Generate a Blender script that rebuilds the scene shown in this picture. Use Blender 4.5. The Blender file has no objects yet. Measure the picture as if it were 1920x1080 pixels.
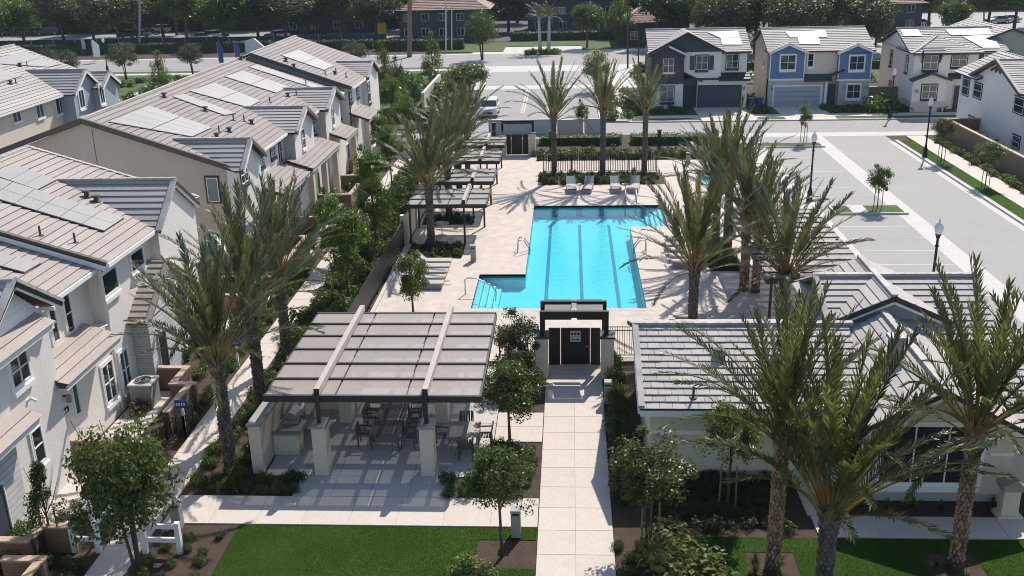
import bpy, math, random
import numpy as np
from mathutils import Vector, Matrix
random.seed(7)
SC=bpy.context.scene
COL=SC.collection
# ------------------------------------------------------------ camera
FPX=1876.; YAW,PIT,ROL,CH=-.06213576,.34238769,.02346932,18.7
def _axes(y,p,r):
    f=np.array([math.sin(y)*math.cos(p),math.cos(y)*math.cos(p),-math.sin(p)])
    rt=np.array([math.cos(y),-math.sin(y),0]); dn=np.cross(f,rt); c,s=math.cos(r),math.sin(r)
    return f,c*rt+s*dn,-s*rt+c*dn
CF,CR,CD=_axes(YAW,PIT,ROL)
cam=bpy.data.cameras.new('camera'); camo=bpy.data.objects.new('camera',cam); COL.objects.link(camo)
m=Matrix.Identity(4)
for i in range(3): m[i][0]=CR[i]; m[i][1]=-CD[i]; m[i][2]=-CF[i]
m[2][3]=CH; camo.matrix_world=m
cam.sensor_width=36; cam.lens=FPX/1920*36; cam.clip_end=3000; cam.clip_start=.5
SC.camera=camo
SC.cycles.filter_width=1.0
# ------------------------------------------------------------ light
SAZ,SEL=math.radians(22),math.radians(46)
w=bpy.data.worlds.new('World'); SC.world=w; w.use_nodes=True
nt=w.node_tree; sky=nt.nodes.new('ShaderNodeTexSky'); sky.sky_type='NISHITA'; sky.sun_disc=False
sky.sun_elevation=SEL; sky.sun_rotation=SAZ; sky.air_density=1.0; sky.dust_density=.8; sky.ozone_density=1.4
nt.links.new(sky.outputs[0],nt.nodes['Background'].inputs[0]); nt.nodes['Background'].inputs[1].default_value=.132
sl=bpy.data.lights.new('sun','SUN'); sl.energy=4.6; sl.angle=math.radians(.5); sl.color=(1,.935,.85)
so=bpy.data.objects.new('sun',sl); COL.objects.link(so)
so.rotation_euler=Vector((math.sin(SAZ)*math.cos(SEL),math.cos(SAZ)*math.cos(SEL),math.sin(SEL))).to_track_quat('Z','Y').to_euler()
so.location=(30,60,80)
SC.view_settings.view_transform='Standard'; SC.view_settings.look='None'; SC.view_settings.exposure=.33
# ------------------------------------------------------------ pixel -> place
def _ray(x,y): return CF+CR*(x-960)/FPX+CD*(y-540)/FPX
def G(x,y,z=0.):
    d=_ray(x,y); t=(z-CH)/d[2]; return (d[0]*t,d[1]*t,z)
def PY(x,y,Y):
    d=_ray(x,y); t=Y/d[1]; return (d[0]*t,Y,CH+d[2]*t)
def PX(x,y,X):
    d=_ray(x,y); t=X/d[0]; return (X,d[1]*t,CH+d[2]*t)
# ------------------------------------------------------------ objects
KIDS={}; ORG={}
def link(o,par=None):
    COL.objects.link(o)
    if par is not None: o.parent=par; KIDS.setdefault(par.name,[]).append(o); ORG[o.name]=ORG[par.name]
    else: ORG[o.name]=tuple(o.location)
    return o
def tag(o,label=None,cat=None,group=None,kind=None):
    for k,v in (('label',label),('category',cat),('group',group),('kind',kind)):
        if v: o[k]=v
    return o
def T(name,label,cat,loc=(0,0,0),group=None,kind=None):
    o=bpy.data.objects.new(name,None); o.location=loc; o.empty_display_size=.2
    link(o); return tag(o,label,cat,group,kind)
def copy_tree(o,par=None):
    c=o.copy(); COL.objects.link(c)
    if par is not None: c.parent=par
    for k in KIDS.get(o.name,[]): copy_tree(k,c)
    return c
def inst(t,used,loc,rz=0,sc=(1,1,1),label=None,group=None):
    "first use moves the template, later uses copy it with its parts"
    if t.name not in used: used.add(t.name); o=t
    else: o=copy_tree(t)
    o.location=loc; o.rotation_euler=(0,0,rz); o.scale=sc if not isinstance(sc,(int,float)) else (sc,)*3
    if label: o['label']=label
    if group: o['group']=group
    return o
USED=set()
class MB:
    def __init__(s): s.v=[]; s.f=[]; s.mi=[]; s.cur=0
    def add(s,vs,fs):
        o=len(s.v); s.v+=[tuple(map(float,p)) for p in vs]
        for f in fs: s.f.append(tuple(i+o for i in f)); s.mi.append(s.cur)
        return s
    def box(s,x0,x1,y0,y1,z0,z1):
        return s.add([(x0,y0,z0),(x1,y0,z0),(x1,y1,z0),(x0,y1,z0),(x0,y0,z1),(x1,y0,z1),(x1,y1,z1),(x0,y1,z1)],
          [(0,3,2,1),(4,5,6,7),(0,1,5,4),(1,2,6,5),(2,3,7,6),(3,0,4,7)])
    def ext(s,poly,vec):
        n=len(poly); vec=np.array(vec); a=[np.array(p,float) for p in poly]; b=[p+vec for p in a]
        return s.add(a+b,[tuple(range(n))[::-1],tuple(range(n,2*n))]+[(i,(i+1)%n,n+(i+1)%n,n+i) for i in range(n)])
    def bar(s,p,q,w,h):
        p=np.array(p,float); q=np.array(q,float); d=q-p; d/=np.linalg.norm(d)
        a=np.cross(d,(0,0,1)); 
        if np.linalg.norm(a)<1e-3: a=np.array((1.,0,0))
        a/=np.linalg.norm(a); b=np.cross(a,d); a*=w/2; b*=h/2
        return s.add([p-a-b,p+a-b,p+a+b,p-a+b,q-a-b,q+a-b,q+a+b,q-a+b],[(0,3,2,1),(4,5,6,7),(0,1,5,4),(1,2,6,5),(2,3,7,6),(3,0,4,7)])
    def tube(s,pts,r,n=7):
        pts=[np.array(p,float) for p in pts]; rs=r if hasattr(r,'__len__') else [r]*len(pts); o=len(s.v); vs=[]
        for i,p in enumerate(pts):
            d=pts[min(i+1,len(pts)-1)]-pts[max(i-1,0)]; d/=max(np.linalg.norm(d),1e-9)
            a=np.cross(d,(0,0,1)) if abs(d[2])<.95 else np.cross(d,(0,1,0)); a/=np.linalg.norm(a); b=np.cross(d,a)
            vs+=[p+rs[i]*(math.cos(t)*a+math.sin(t)*b) for t in np.linspace(0,2*math.pi,n,endpoint=False)]
        fs=[(i*n+j,i*n+(j+1)%n,(i+1)*n+(j+1)%n,(i+1)*n+j) for i in range(len(pts)-1) for j in range(n)]
        fs+=[tuple(range(n))[::-1],tuple(range((len(pts)-1)*n,len(pts)*n))]
        return s.add(vs,fs)
    def lathe(s,prof,c=(0,0,0),n=12):
        vs=[(c[0]+r*math.cos(t),c[1]+r*math.sin(t),c[2]+z) for r,z in prof for t in np.linspace(0,2*math.pi,n,endpoint=False)]
        fs=[(i*n+j,i*n+(j+1)%n,(i+1)*n+(j+1)%n,(i+1)*n+j) for i in range(len(prof)-1) for j in range(n)]
        fs+=[tuple(range(n))[::-1],tuple(range((len(prof)-1)*n,len(prof)*n))]
        return s.add(vs,fs)
    def build(s,name,mat,par=None,smooth=False,kind=None,label=None,cat=None,group=None):
        off=ORG[par.name] if par is not None else (0,0,0)
        me=bpy.data.meshes.new(name)
        me.from_pydata([(x-off[0],y-off[1],z-off[2]) for x,y,z in s.v],[],s.f)
        for mm in (mat if isinstance(mat,(list,tuple)) else [mat]): me.materials.append(mm)
        if any(s.mi): me.polygons.foreach_set('material_index',s.mi)
        if smooth: me.polygons.foreach_set('use_smooth',[True]*len(s.f))
        o=bpy.data.objects.new(name,me); link(o,par); return tag(o,label,cat,group,kind)
def B(name,mat,par,*b,**k): return MB().box(*b).build(name,mat,par,**k)
# ------------------------------------------------------------ materials
def lnk(nt,a,b): nt.links.new(a,b)
def mat(name,col,rough=.8,var=.12,scale=2.,bump=0.,bs=60.,metal=0.,rnd=0.,spec=.5,island=0.,fine=.06,stain=None):
    M=bpy.data.materials.new(name); M.use_nodes=True; nt=M.node_tree; p=nt.nodes['Principled BSDF']
    p.inputs['Roughness'].default_value=rough; p.inputs['Metallic'].default_value=metal; p.inputs['Specular IOR Level'].default_value=spec
    tc=nt.nodes.new('ShaderNodeTexCoord'); nz=nt.nodes.new('ShaderNodeTexNoise'); nz.inputs['Scale'].default_value=scale; nz.inputs['Detail'].default_value=6; nz.inputs['Roughness'].default_value=.62
    lnk(nt,tc.outputs['Object'],nz.inputs['Vector'])
    rp=nt.nodes.new('ShaderNodeMapRange'); rp.inputs[1].default_value=.3; rp.inputs[2].default_value=.7; rp.inputs[3].default_value=1-var; rp.inputs[4].default_value=1+var
    lnk(nt,nz.outputs[0],rp.inputs[0]); v=rp.outputs[0]
    n2=nt.nodes.new('ShaderNodeTexNoise'); n2.inputs['Scale'].default_value=scale*14; n2.inputs['Detail'].default_value=3; lnk(nt,tc.outputs['Object'],n2.inputs['Vector'])
    r2=nt.nodes.new('ShaderNodeMapRange'); r2.inputs[1].default_value=.3; r2.inputs[2].default_value=.7; r2.inputs[3].default_value=1-fine; r2.inputs[4].default_value=1+fine; lnk(nt,n2.outputs[0],r2.inputs[0])
    def mul(a,b):
        q=nt.nodes.new('ShaderNodeMath'); q.operation='MULTIPLY'; lnk(nt,a,q.inputs[0]); lnk(nt,b,q.inputs[1]); return q.outputs[0]
    v=mul(v,r2.outputs[0])
    for amt,node,sock in ((rnd,'ShaderNodeObjectInfo','Random'),(island,'ShaderNodeNewGeometry','Random Per Island')):
        if amt:
            oi=nt.nodes.new(node); r3=nt.nodes.new('ShaderNodeMapRange'); r3.inputs[3].default_value=1-amt; r3.inputs[4].default_value=1+amt; lnk(nt,oi.outputs[sock],r3.inputs[0]); v=mul(v,r3.outputs[0])
    sc=nt.nodes.new('ShaderNodeVectorMath'); sc.operation='SCALE'; sc.inputs[0].default_value=col[:3]; lnk(nt,v,sc.inputs['Scale'])
    out=sc.outputs[0]
    if stain:
        n3=nt.nodes.new('ShaderNodeTexNoise'); n3.inputs['Scale'].default_value=stain[1]; n3.inputs['Detail'].default_value=8; n3.inputs['Roughness'].default_value=.7; lnk(nt,tc.outputs['Object'],n3.inputs['Vector'])
        r4=nt.nodes.new('ShaderNodeMapRange'); r4.inputs[1].default_value=.52; r4.inputs[2].default_value=.72; r4.inputs[4].default_value=stain[2]; lnk(nt,n3.outputs[0],r4.inputs[0])
        mx=nt.nodes.new('ShaderNodeMix'); mx.data_type='RGBA'; lnk(nt,r4.outputs[0],mx.inputs[0]); lnk(nt,out,mx.inputs[6]); mx.inputs[7].default_value=(*stain[0],1); out=mx.outputs[2]
    lnk(nt,out,p.inputs['Base Color'])
    if bump:
        n4=nt.nodes.new('ShaderNodeTexNoise'); n4.inputs['Scale'].default_value=bs; n4.inputs['Detail'].default_value=4; lnk(nt,tc.outputs['Object'],n4.inputs['Vector'])
        b=nt.nodes.new('ShaderNodeBump'); b.inputs['Strength'].default_value=bump; b.inputs['Distance'].default_value=.02; lnk(nt,n4.outputs[0],b.inputs['Height']); lnk(nt,b.outputs[0],p.inputs['Normal'])
    return M
def brickmat(name,c1,c2,mortar,scale,bw,rh,rot=(0,0,0),bump=.5,rough=.85,msize=.02):
    M=bpy.data.materials.new(name); M.use_nodes=True; nt=M.node_tree; p=nt.nodes['Principled BSDF']; p.inputs['Roughness'].default_value=rough
    tc=nt.nodes.new('ShaderNodeTexCoord'); mp=nt.nodes.new('ShaderNodeMapping'); mp.inputs['Rotation'].default_value=rot; lnk(nt,tc.outputs['Object'],mp.inputs[0])
    bt=nt.nodes.new('ShaderNodeTexBrick'); lnk(nt,mp.outputs[0],bt.inputs[0]); bt.inputs['Scale'].default_value=scale; bt.inputs['Brick Width'].default_value=bw; bt.inputs['Row Height'].default_value=rh; bt.inputs['Mortar Size'].default_value=msize; bt.inputs['Mortar Smooth'].default_value=.3
    for i,c in ((1,c1),(2,c2),(3,mortar)): bt.inputs[i].default_value=(*c,1)
    nz=nt.nodes.new('ShaderNodeTexNoise'); nz.inputs['Scale'].default_value=1.3; nz.inputs['Detail'].default_value=8; lnk(nt,tc.outputs['Object'],nz.inputs[0])
    rp=nt.nodes.new('ShaderNodeMapRange'); rp.inputs[1].default_value=.3; rp.inputs[2].default_value=.7; rp.inputs[3].default_value=.88; rp.inputs[4].default_value=1.12; lnk(nt,nz.outputs[0],rp.inputs[0])
    sc=nt.nodes.new('ShaderNodeVectorMath'); sc.operation='SCALE'; lnk(nt,bt.outputs[0],sc.inputs[0]); lnk(nt,rp.outputs[0],sc.inputs['Scale']); lnk(nt,sc.outputs[0],p.inputs['Base Color'])
    b=nt.nodes.new('ShaderNodeBump'); b.invert=True; b.inputs['Strength'].default_value=bump; b.inputs['Distance'].default_value=.02; lnk(nt,bt.outputs['Fac'],b.inputs['Height']); lnk(nt,b.outputs[0],p.inputs['Normal'])
    return M
def leafmat(name,c1,c2,trans=.35,rough=.55,spec=.45):
    M=bpy.data.materials.new(name); M.use_nodes=True; nt=M.node_tree; p=nt.nodes['Principled BSDF']; p.inputs['Roughness'].default_value=rough; p.inputs['Specular IOR Level'].default_value=spec
    g=nt.nodes.new('ShaderNodeNewGeometry'); oi=nt.nodes.new('ShaderNodeObjectInfo')
    mx=nt.nodes.new('ShaderNodeMix'); mx.data_type='RGBA'; lnk(nt,g.outputs['Random Per Island'],mx.inputs[0]); mx.inputs[6].default_value=(*c1,1); mx.inputs[7].default_value=(*c2,1)
    r=nt.nodes.new('ShaderNodeMapRange'); r.inputs[3].default_value=.78; r.inputs[4].default_value=1.22; lnk(nt,oi.outputs['Random'],r.inputs[0])
    sc=nt.nodes.new('ShaderNodeVectorMath'); sc.operation='SCALE'; lnk(nt,mx.outputs[2],sc.inputs[0]); lnk(nt,r.outputs[0],sc.inputs['Scale'])
    lnk(nt,sc.outputs[0],p.inputs['Base Color'])
    t=nt.nodes.new('ShaderNodeBsdfTranslucent'); s2=nt.nodes.new('ShaderNodeVectorMath'); s2.operation='MULTIPLY'; s2.inputs[1].default_value=(1.35,1.45,.75); lnk(nt,sc.outputs[0],s2.inputs[0]); lnk(nt,s2.outputs[0],t.inputs[0])
    ms=nt.nodes.new('ShaderNodeMixShader'); ms.inputs[0].default_value=trans; lnk(nt,p.outputs[0],ms.inputs[1]); lnk(nt,t.outputs[0],ms.inputs[2])
    lnk(nt,ms.outputs[0],nt.nodes['Material Output'].inputs[0]); return M
m_mulch=mat('mulch',(.055,.035,.022),.95,.3,2.2,1.,30,fine=.65)
m_conc=mat('concrete',(.54,.48,.42),.85,.05,.7,.15,90,rnd=.03,stain=((.42,.38,.34),.5,.3))
m_patio=mat('patio concrete',(.47,.45,.42),.85,.06,.8,.15,90,rnd=.035,stain=((.36,.34,.32),.6,.35))
m_deck=brickmat('deck pavers',(.54,.468,.405),(.515,.445,.385),(.42,.365,.32),1,.42,.16,bump=.25,msize=.008)
m_coping=mat('pool coping',(.5,.42,.37),.8,.06,1.5,.1)
m_asph=mat('parking paving',(.31,.295,.28),.8,.04,.25,.1,120,fine=.04,spec=.3,stain=((.275,.26,.25),.12,.5))
m_asph2=mat('road asphalt',(.29,.28,.27),.8,.06,.2,.3,120,fine=.1,spec=.3,stain=((.23,.225,.22),.15,.5))
m_cband=mat('concrete gutter',(.5,.475,.445),.85,.05,.6)
m_paint=mat('road paint',(.55,.54,.52),.7,.1,3)
m_paint_y=mat('yellow road paint',(.7,.58,.4),.7,.1,3)
m_lawn=mat('lawn',(.042,.082,.015),.95,.25,.45,.4,180,fine=.15,spec=.05)
m_lawn2=mat('verge grass',(.06,.095,.02),.95,.25,.5,1.,120,fine=.3)
m_blade=leafmat('grass blades',(.034,.074,.012),(.066,.115,.022),.45,.9,.05)
m_white=mat('white stucco',(.75,.71,.66),.9,.04,.6,.1,60)
m_tan=mat('tan stucco',(.5,.44,.375),.9,.05,.5,.1,60,stain=((.43,.37,.31),.35,.4))
m_cream=mat('cream stucco',(.66,.58,.46),.9,.04,.5,.1,60)
m_grey=mat('grey stucco',(.46,.44,.42),.9,.04,.6,.1,60)
m_greenw=mat('sage stucco',(.3,.31,.28),.9,.04,.6,.2)
m_blue=mat('blue siding',(.12,.2,.36),.8,.05,.6)
m_bluegrey=mat('blue grey paint and shade',(.36,.385,.42),.8,.05,.6)  # own paint on the garage; on far-left bays, blue shade put into grey-white
m_char=mat('charcoal siding',(.055,.057,.07),.8,.06,.6)
m_navy=mat('dark garage paint',(.05,.06,.085),.65,.04,.8)
m_trim=mat('white trim',(.82,.81,.79),.7,.03,1)
m_trimd=mat('dark trim',(.028,.03,.036),.6,.05,1)
m_fascia=mat('brown fascia',(.09,.075,.068),.75,.08,1)
m_tileA=mat('tan roof tile',(.36,.315,.285),.8,.07,.5,.25,70,rnd=.06,stain=((.34,.28,.25),.4,.3))
m_tileB=mat('brown roof tile',(.275,.238,.224),.8,.07,.5,.25,70,rnd=.06,stain=((.22,.18,.17),.4,.35))
m_tileG=mat('grey roof tile',(.38,.35,.325),.75,.07,.5,.25,70,rnd=.1,stain=((.33,.3,.28),.4,.35))
m_tileR=mat('clay roof tile',(.33,.23,.18),.85,.12,.6,.3,20)
m_deckw=mat('roof underlay',(.06,.052,.047),.9,.1,1)
m_cap=mat('ridge tile',(.4,.37,.345),.75,.1,1.5,island=.15)
m_solar=mat('glare-grey solar glass',(.25,.24,.225),.55,.04,.5,rnd=.04,spec=.9)  # grey base colour stands for sun and sky glare on dark panels
m_glass=mat('window glass',(.02,.032,.036),.06,.35,.7,spec=.9,rnd=.3)
m_glass2=mat('teal window glass',(.05,.13,.14),.08,.3,.7,spec=.8)
m_blind=mat('dark louvre',(.018,.02,.028),.5,.1,1)
m_black=mat('black metal',(.014,.014,.016),.45,.1,2,metal=.3)
m_bronze=mat('bronze metal',(.035,.03,.027),.5,.1,2)
m_beam=mat('taupe beam',(.42,.37,.34),.7,.06,1)
m_panel=mat('shade panel',(.38,.335,.31),.7,.05,.5,rnd=.04)
m_panelg=mat('grey shade panel',(.36,.34,.325),.7,.05,.5,rnd=.05)
def perforated(M,f):
    nt=M.node_tree; t=nt.nodes.new('ShaderNodeBsdfTransparent'); ms=nt.nodes.new('ShaderNodeMixShader'); ms.inputs[0].default_value=f
    lnk(nt,nt.nodes['Principled BSDF'].outputs[0],ms.inputs[1]); lnk(nt,t.outputs[0],ms.inputs[2]); lnk(nt,ms.outputs[0],nt.nodes['Material Output'].inputs[0])
perforated(m_panel,.34); perforated(m_panelg,.3)
m_canopy=mat('shade-toned canopy panel',(.2,.175,.16),.7,.05,.5)  # darker copy of the shade panel, canopy shade put into its colour
m_steel=mat('brushed steel',(.5,.5,.5),.3,.05,2,metal=1)
m_greym=mat('grey metal',(.3,.29,.27),.55,.05,1)
m_furn=mat('taupe furniture',(.36,.33,.3),.65,.05,1)
m_dfurn=mat('dark furniture',(.1,.096,.092),.6,.05,1)
m_sling=mat('light sling fabric',(.42,.395,.37),.85,.04,1)
m_brickl=brickmat('brown block wall',(.3,.17,.1),(.26,.145,.085),(.2,.13,.085),1,.4,.1,(math.pi/2,0,0),.4)
m_capst=mat('tan wall cap',(.46,.34,.25),.85,.08,1)
m_stone=brickmat('stacked stone',(.24,.17,.13),(.11,.08,.065),(.05,.04,.035),1,.3,.11,(math.pi/2,0,math.pi/2),1.,msize=.025)
m_wbrick=brickmat('white painted brick',(.62,.61,.6),(.58,.57,.56),(.4,.39,.38),1,.22,.08,(math.pi/2,0,math.pi/2),1.,msize=.012)
m_wbrickf=brickmat('white painted brick shade side',(.56,.55,.54),(.5,.49,.48),(.3,.29,.28),1,.22,.08,(math.pi/2,0,0),1.,msize=.012)  # darker than the other brick: the porch side's shade is in the colour
m_block=mat('brown garden wall',(.2,.135,.1),.9,.08,.7,.3,60)
m_bark=mat('bark',(.1,.07,.05),.9,.2,4,.6,25)
m_boot=mat('palm boots',(.36,.215,.14),.95,.2,3,.4,30,island=.45)
m_bootd=mat('dark palm boots',(.15,.12,.1),.95,.2,3,.4,30,island=.45)
m_core=mat('palm fibre',(.05,.036,.028),.95,.2,3)
m_wood=mat('stake wood',(.25,.16,.09),.9,.15,3)
m_petiole=mat('palm petiole',(.3,.2,.06),.6,.2,2)
m_frond=leafmat('palm leaflets',(.066,.075,.036),(.17,.175,.095),.27,.34)
m_frond2=leafmat('olive palm leaflets',(.072,.08,.03),(.18,.182,.08),.29,.34)
m_leafa=leafmat('oak leaves',(.042,.064,.018),(.13,.17,.052),.42,.38)
m_leafb=leafmat('bright leaves',(.045,.085,.012),(.12,.18,.03),.42,.45)
m_leafc=leafmat('dark leaves',(.026,.044,.016),(.08,.105,.038),.34)
m_leafd=leafmat('grey green leaves',(.05,.06,.03),(.11,.12,.06),.3)
m_leafy=leafmat('yellow green leaves',(.09,.12,.02),(.2,.22,.06),.4)
m_leafr=leafmat('bronze leaves',(.05,.03,.014),(.12,.075,.03),.3)
m_signb=mat('blue sign',(.02,.07,.27),.5,.05,1)
m_lite=mat('light stone grey',(.5,.49,.47),.8,.05,1)
m_globe=mat('lamp globe',(.75,.75,.74),.15,.03,1,spec=.8)
m_tyre=mat('tyre',(.015,.015,.016),.8,.1,3)
m_screen=mat('teal fence screen',(.018,.042,.05),.85,.25,.3)
m_bin=mat('blue bin plastic',(.02,.05,.16),.5,.05,1)
m_shadewall=mat('dark shade tone',(.05,.065,.07),.85,.15,.5)  # deep shade on the far buildings, put into the base colour
m_tileband=brickmat('pool tile band',(.02,.07,.1),(.015,.05,.085),(.04,.09,.11),1,.15,.15,(math.pi/2,0,0),.2,.25)
m_plaster=mat('pool plaster',(.29,.66,.69),.7,.04,.6)
m_step=mat('white pool step',(.62,.72,.74),.7,.04,.6)
m_lane=mat('pool lane tile',(.04,.2,.33),.4,.1,2)
def water():
    M=bpy.data.materials.new('pool water'); M.use_nodes=True; nt=M.node_tree; nt.nodes.remove(nt.nodes['Principled BSDF'])
    t=nt.nodes.new('ShaderNodeBsdfTransparent'); t.inputs[0].default_value=(.45,.9,.96,1)
    g=nt.nodes.new('ShaderNodeBsdfGlossy'); g.inputs['Roughness'].default_value=.03
    tc=nt.nodes.new('ShaderNodeTexCoord'); nz=nt.nodes.new('ShaderNodeTexNoise'); nz.inputs['Scale'].default_value=3.2; nz.inputs['Detail'].default_value=4; nz.inputs['Distortion'].default_value=.6; lnk(nt,tc.outputs['Object'],nz.inputs[0])
    b=nt.nodes.new('ShaderNodeBump'); b.inputs['Strength'].default_value=.2; b.inputs['Distance'].default_value=.1; lnk(nt,nz.outputs[0],b.inputs['Height']); lnk(nt,b.outputs[0],g.inputs['Normal'])
    f=nt.nodes.new('ShaderNodeFresnel'); f.inputs[0].default_value=1.33; lnk(nt,b.outputs[0],f.inputs['Normal'])
    ms=nt.nodes.new('ShaderNodeMixShader'); lnk(nt,f.outputs[0],ms.inputs[0]); lnk(nt,t.outputs[0],ms.inputs[1]); lnk(nt,g.outputs[0],ms.inputs[2]); lnk(nt,ms.outputs[0],nt.nodes['Material Output'].inputs[0]); return M
m_water=water()
# ============================================================ ground, paving, pool
def cells(r,holes):
    xs=sorted({r[0],r[1],*[h[i] for h in holes for i in (0,1) if r[0]<h[i]<r[1]]}); ys=sorted({r[2],r[3],*[h[i] for h in holes for i in (2,3) if r[2]<h[i]<r[3]]})
    out=[]
    for a,b in zip(xs,xs[1:]):
        for c,d in zip(ys,ys[1:]):
            cx,cy=(a+b)/2,(c+d)/2
            if not any(h[0]<cx<h[1] and h[2]<cy<h[3] for h in holes): out.append((a,b,c,d))
    return out
def sheet(name,rects,z,mt,holes=(),kind='structure',lift=0,**k):
    "flat slab(s); lift>0 gives the slab edges"
    mb=MB()
    for r in rects:
        for a,b,c,d in cells(r,holes):
            if lift: mb.box(a,b,c,d,z-lift,z)
            else: mb.add([(a,c,z),(b,c,z),(b,d,z),(a,d,z)],[(0,1,2,3)])
    return mb.build(name,mt,kind=kind,**k)
POOL=[(-2.6,3.95,49,69.75),(3.95,6.46,64.25,69.75),(-5.25,-2.6,49,54.55)]
SPA=(10.1,13.2,76.2,80.2)
HOLES=POOL+[SPA]
sheet('ground',[(-620,620,-60,640)],0,m_mulch,HOLES)
# pool deck and coping
c=.36
deck_holes=[(a-c,b+c,y0-c,y1+c) for a,b,y0,y1 in POOL]+[(SPA[0]-c,SPA[1]+c,SPA[2]-c,SPA[3]+c)]
sheet('pool_deck',[(-10.3,15.1,42.2,84.6),(-6.5,-2.9,84.6,87.4),(-1.25,1.55,40.75,42.2)],.05,m_deck,deck_holes)
mb=MB()
for h in deck_holes:
    for a,b,e,d in cells(h,HOLES+[q for q in deck_holes if deck_holes.index(q)<deck_holes.index(h)]): mb.box(a,b,e,d,-.06,.062)
mb.build('pool_coping',m_coping,kind='structure')
DEP=-.78; WZ=-.1
pool=T('swimming_pool','large turquoise lap pool with three dark lane lines in the paved deck','pool',(.6,59,0))
def basin(par,rects,dep):
    mb=MB(); bd=MB(); X=sorted({v for r in rects for v in r[:2]}); Y=sorted({v for r in rects for v in r[2:]})
    ins=lambda x,y: any(r[0]<x<r[1] and r[2]<y<r[3] for r in rects)
    for a,b in zip(X,X[1:]):
        for c0,d in zip(Y,Y[1:]):
            cx,cy=(a+b)/2,(c0+d)/2
            if not ins(cx,cy): continue
            mb.add([(a,c0,dep),(b,c0,dep),(b,d,dep),(a,d,dep)],[(0,1,2,3)])
            for p,q,t in (((a,c0),(b,c0),(cx,c0-.05)),((b,c0),(b,d),(b+.05,cy)),((b,d),(a,d),(cx,d+.05)),((a,d),(a,c0),(a-.05,cy))):
                if ins(*t): continue
                mb.add([(*p,dep),(*q,dep),(*q,-.15),(*p,-.15)],[(0,1,2,3)]); bd.add([(*p,-.15),(*q,-.15),(*q,.05),(*p,.05)],[(0,1,2,3)])
    mb.build('basin',m_plaster,par); bd.build('tile_band',m_tileband,par)
    mb=MB()
    for a,b,c0,d in rects: mb.add([(a,c0,WZ),(b,c0,WZ),(b,d,WZ),(a,d,WZ)],[(0,1,2,3)])
    mb.build('water',m_water,par)
basin(pool,POOL,DEP)
for x in (-1.38,.63,2.66):
    mb=MB(); mb.box(x-.1,x+.1,49.02,67.6,DEP+.004,DEP+.012)
    mb.build('lane_line',m_lane,pool)
for x in (-1.1,.62,2.2,5.2): B('wall_target',m_lane,pool,x-.2,x+.2,69.735,69.745,DEP+.02,-.152)
for i in range(4):
    B('step',m_step,pool,-5.24+i*.33,-4.91+i*.33,49.01,54.3,DEP+.002,-.2-i*.14); B('step',m_step,pool,6.45-(i+1)*.3,6.45-i*.3,64.3,69.5,DEP+.002,-.2-i*.14)
    B('step_nosing',m_lane,pool,-4.94+i*.33,-4.9+i*.33,49.02,54.29,-.2-i*.14,-.19-i*.14); B('step_nosing',m_lane,pool,6.45-(i+1)*.3,6.49-(i+1)*.3,64.31,69.49,-.2-i*.14,-.19-i*.14)
spa=T('spa_pool','small square turquoise spa pool behind the right-hand palm cluster','pool',(11.6,78,0)); basin(spa,[SPA],-.6)
# slab paths --------------------------------------------------------------
SM={}
def slabs(name,x0,x1,y0,y1,nx,ny,mt,top=.05,label=None,holes=()):
    r=T(name,label,None,((x0+x1)/2,(y0+y1)/2,0),kind='structure')
    dx,dy=(x1-x0)/nx,(y1-y0)/ny; key=(round(dx,3),round(dy,3),mt.name,top)
    for i in range(nx):
        for j in range(ny):
            cx,cy=x0+(i+.5)*dx,y0+(j+.5)*dy
            if any(h[0]<cx<h[1] and h[2]<cy<h[3] for h in holes): continue
            if key not in SM:
                g=.005; e=.007; hx,hy=dx/2-g,dy/2-g
                mb=MB().add([(-hx,-hy,-.06),(hx,-hy,-.06),(hx,hy,-.06),(-hx,hy,-.06),(-hx,-hy,top-e),(hx,-hy,top-e),(hx,hy,top-e),(-hx,hy,top-e),(-hx+e,-hy+e,top),(hx-e,-hy+e,top),(hx-e,hy-e,top),(-hx+e,hy-e,top)],
                 [(0,1,5,4),(1,2,6,5),(2,3,7,6),(3,0,4,7),(4,5,9,8),(5,6,10,9),(6,7,11,10),(7,4,8,11),(8,9,10,11)])
                o=mb.build('slab',mt); SM[key]=o.data; COL.objects.unlink(o); bpy.data.objects.remove(o)
            o=bpy.data.objects.new('slab',SM[key]); o.location=(cx-(x0+x1)/2,cy-(y0+y1)/2,0); link(o,r)
    B('joint_bed',m_lite,r,x0+.02,x1-.02,y0+.02,y1-.02,.001,top-.022) if not holes else None
    return r
slabs('central_walkway',-1.1,1.37,17.5,40.75,2,17,m_conc)
slabs('patio_path',-13.88,-1.12,28.62,30.4,8,1,m_conc)
slabs('side_walkway',-15.2,-13.95,18,86,1,44,m_conc)
slabs('patio',-11.25,-3.0,30.42,41.6,6,8,m_patio,holes=[(-12,-9.4,30,32.2),(-4.7,0,30,31.5)])
slabs('patio_link',-2.98,-1.12,34.5,37.0,1,2,m_conc)
slabs('clubhouse_walk',8.0,22,28.25,29.5,7,1,m_conc)
slabs('clubhouse_path',7.9,9.3,29.52,32.0,1,2,m_conc)
slabs('yard_paving',-18.75,-17.2,26.5,39,1,8,m_conc,top=.03)
for y0,y1 in ((43,49),(56,63),(65,72),(74,82)): slabs('yard_paving',-18.2,-16.2,y0,y1,1,3,m_conc,top=.03)
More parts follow.
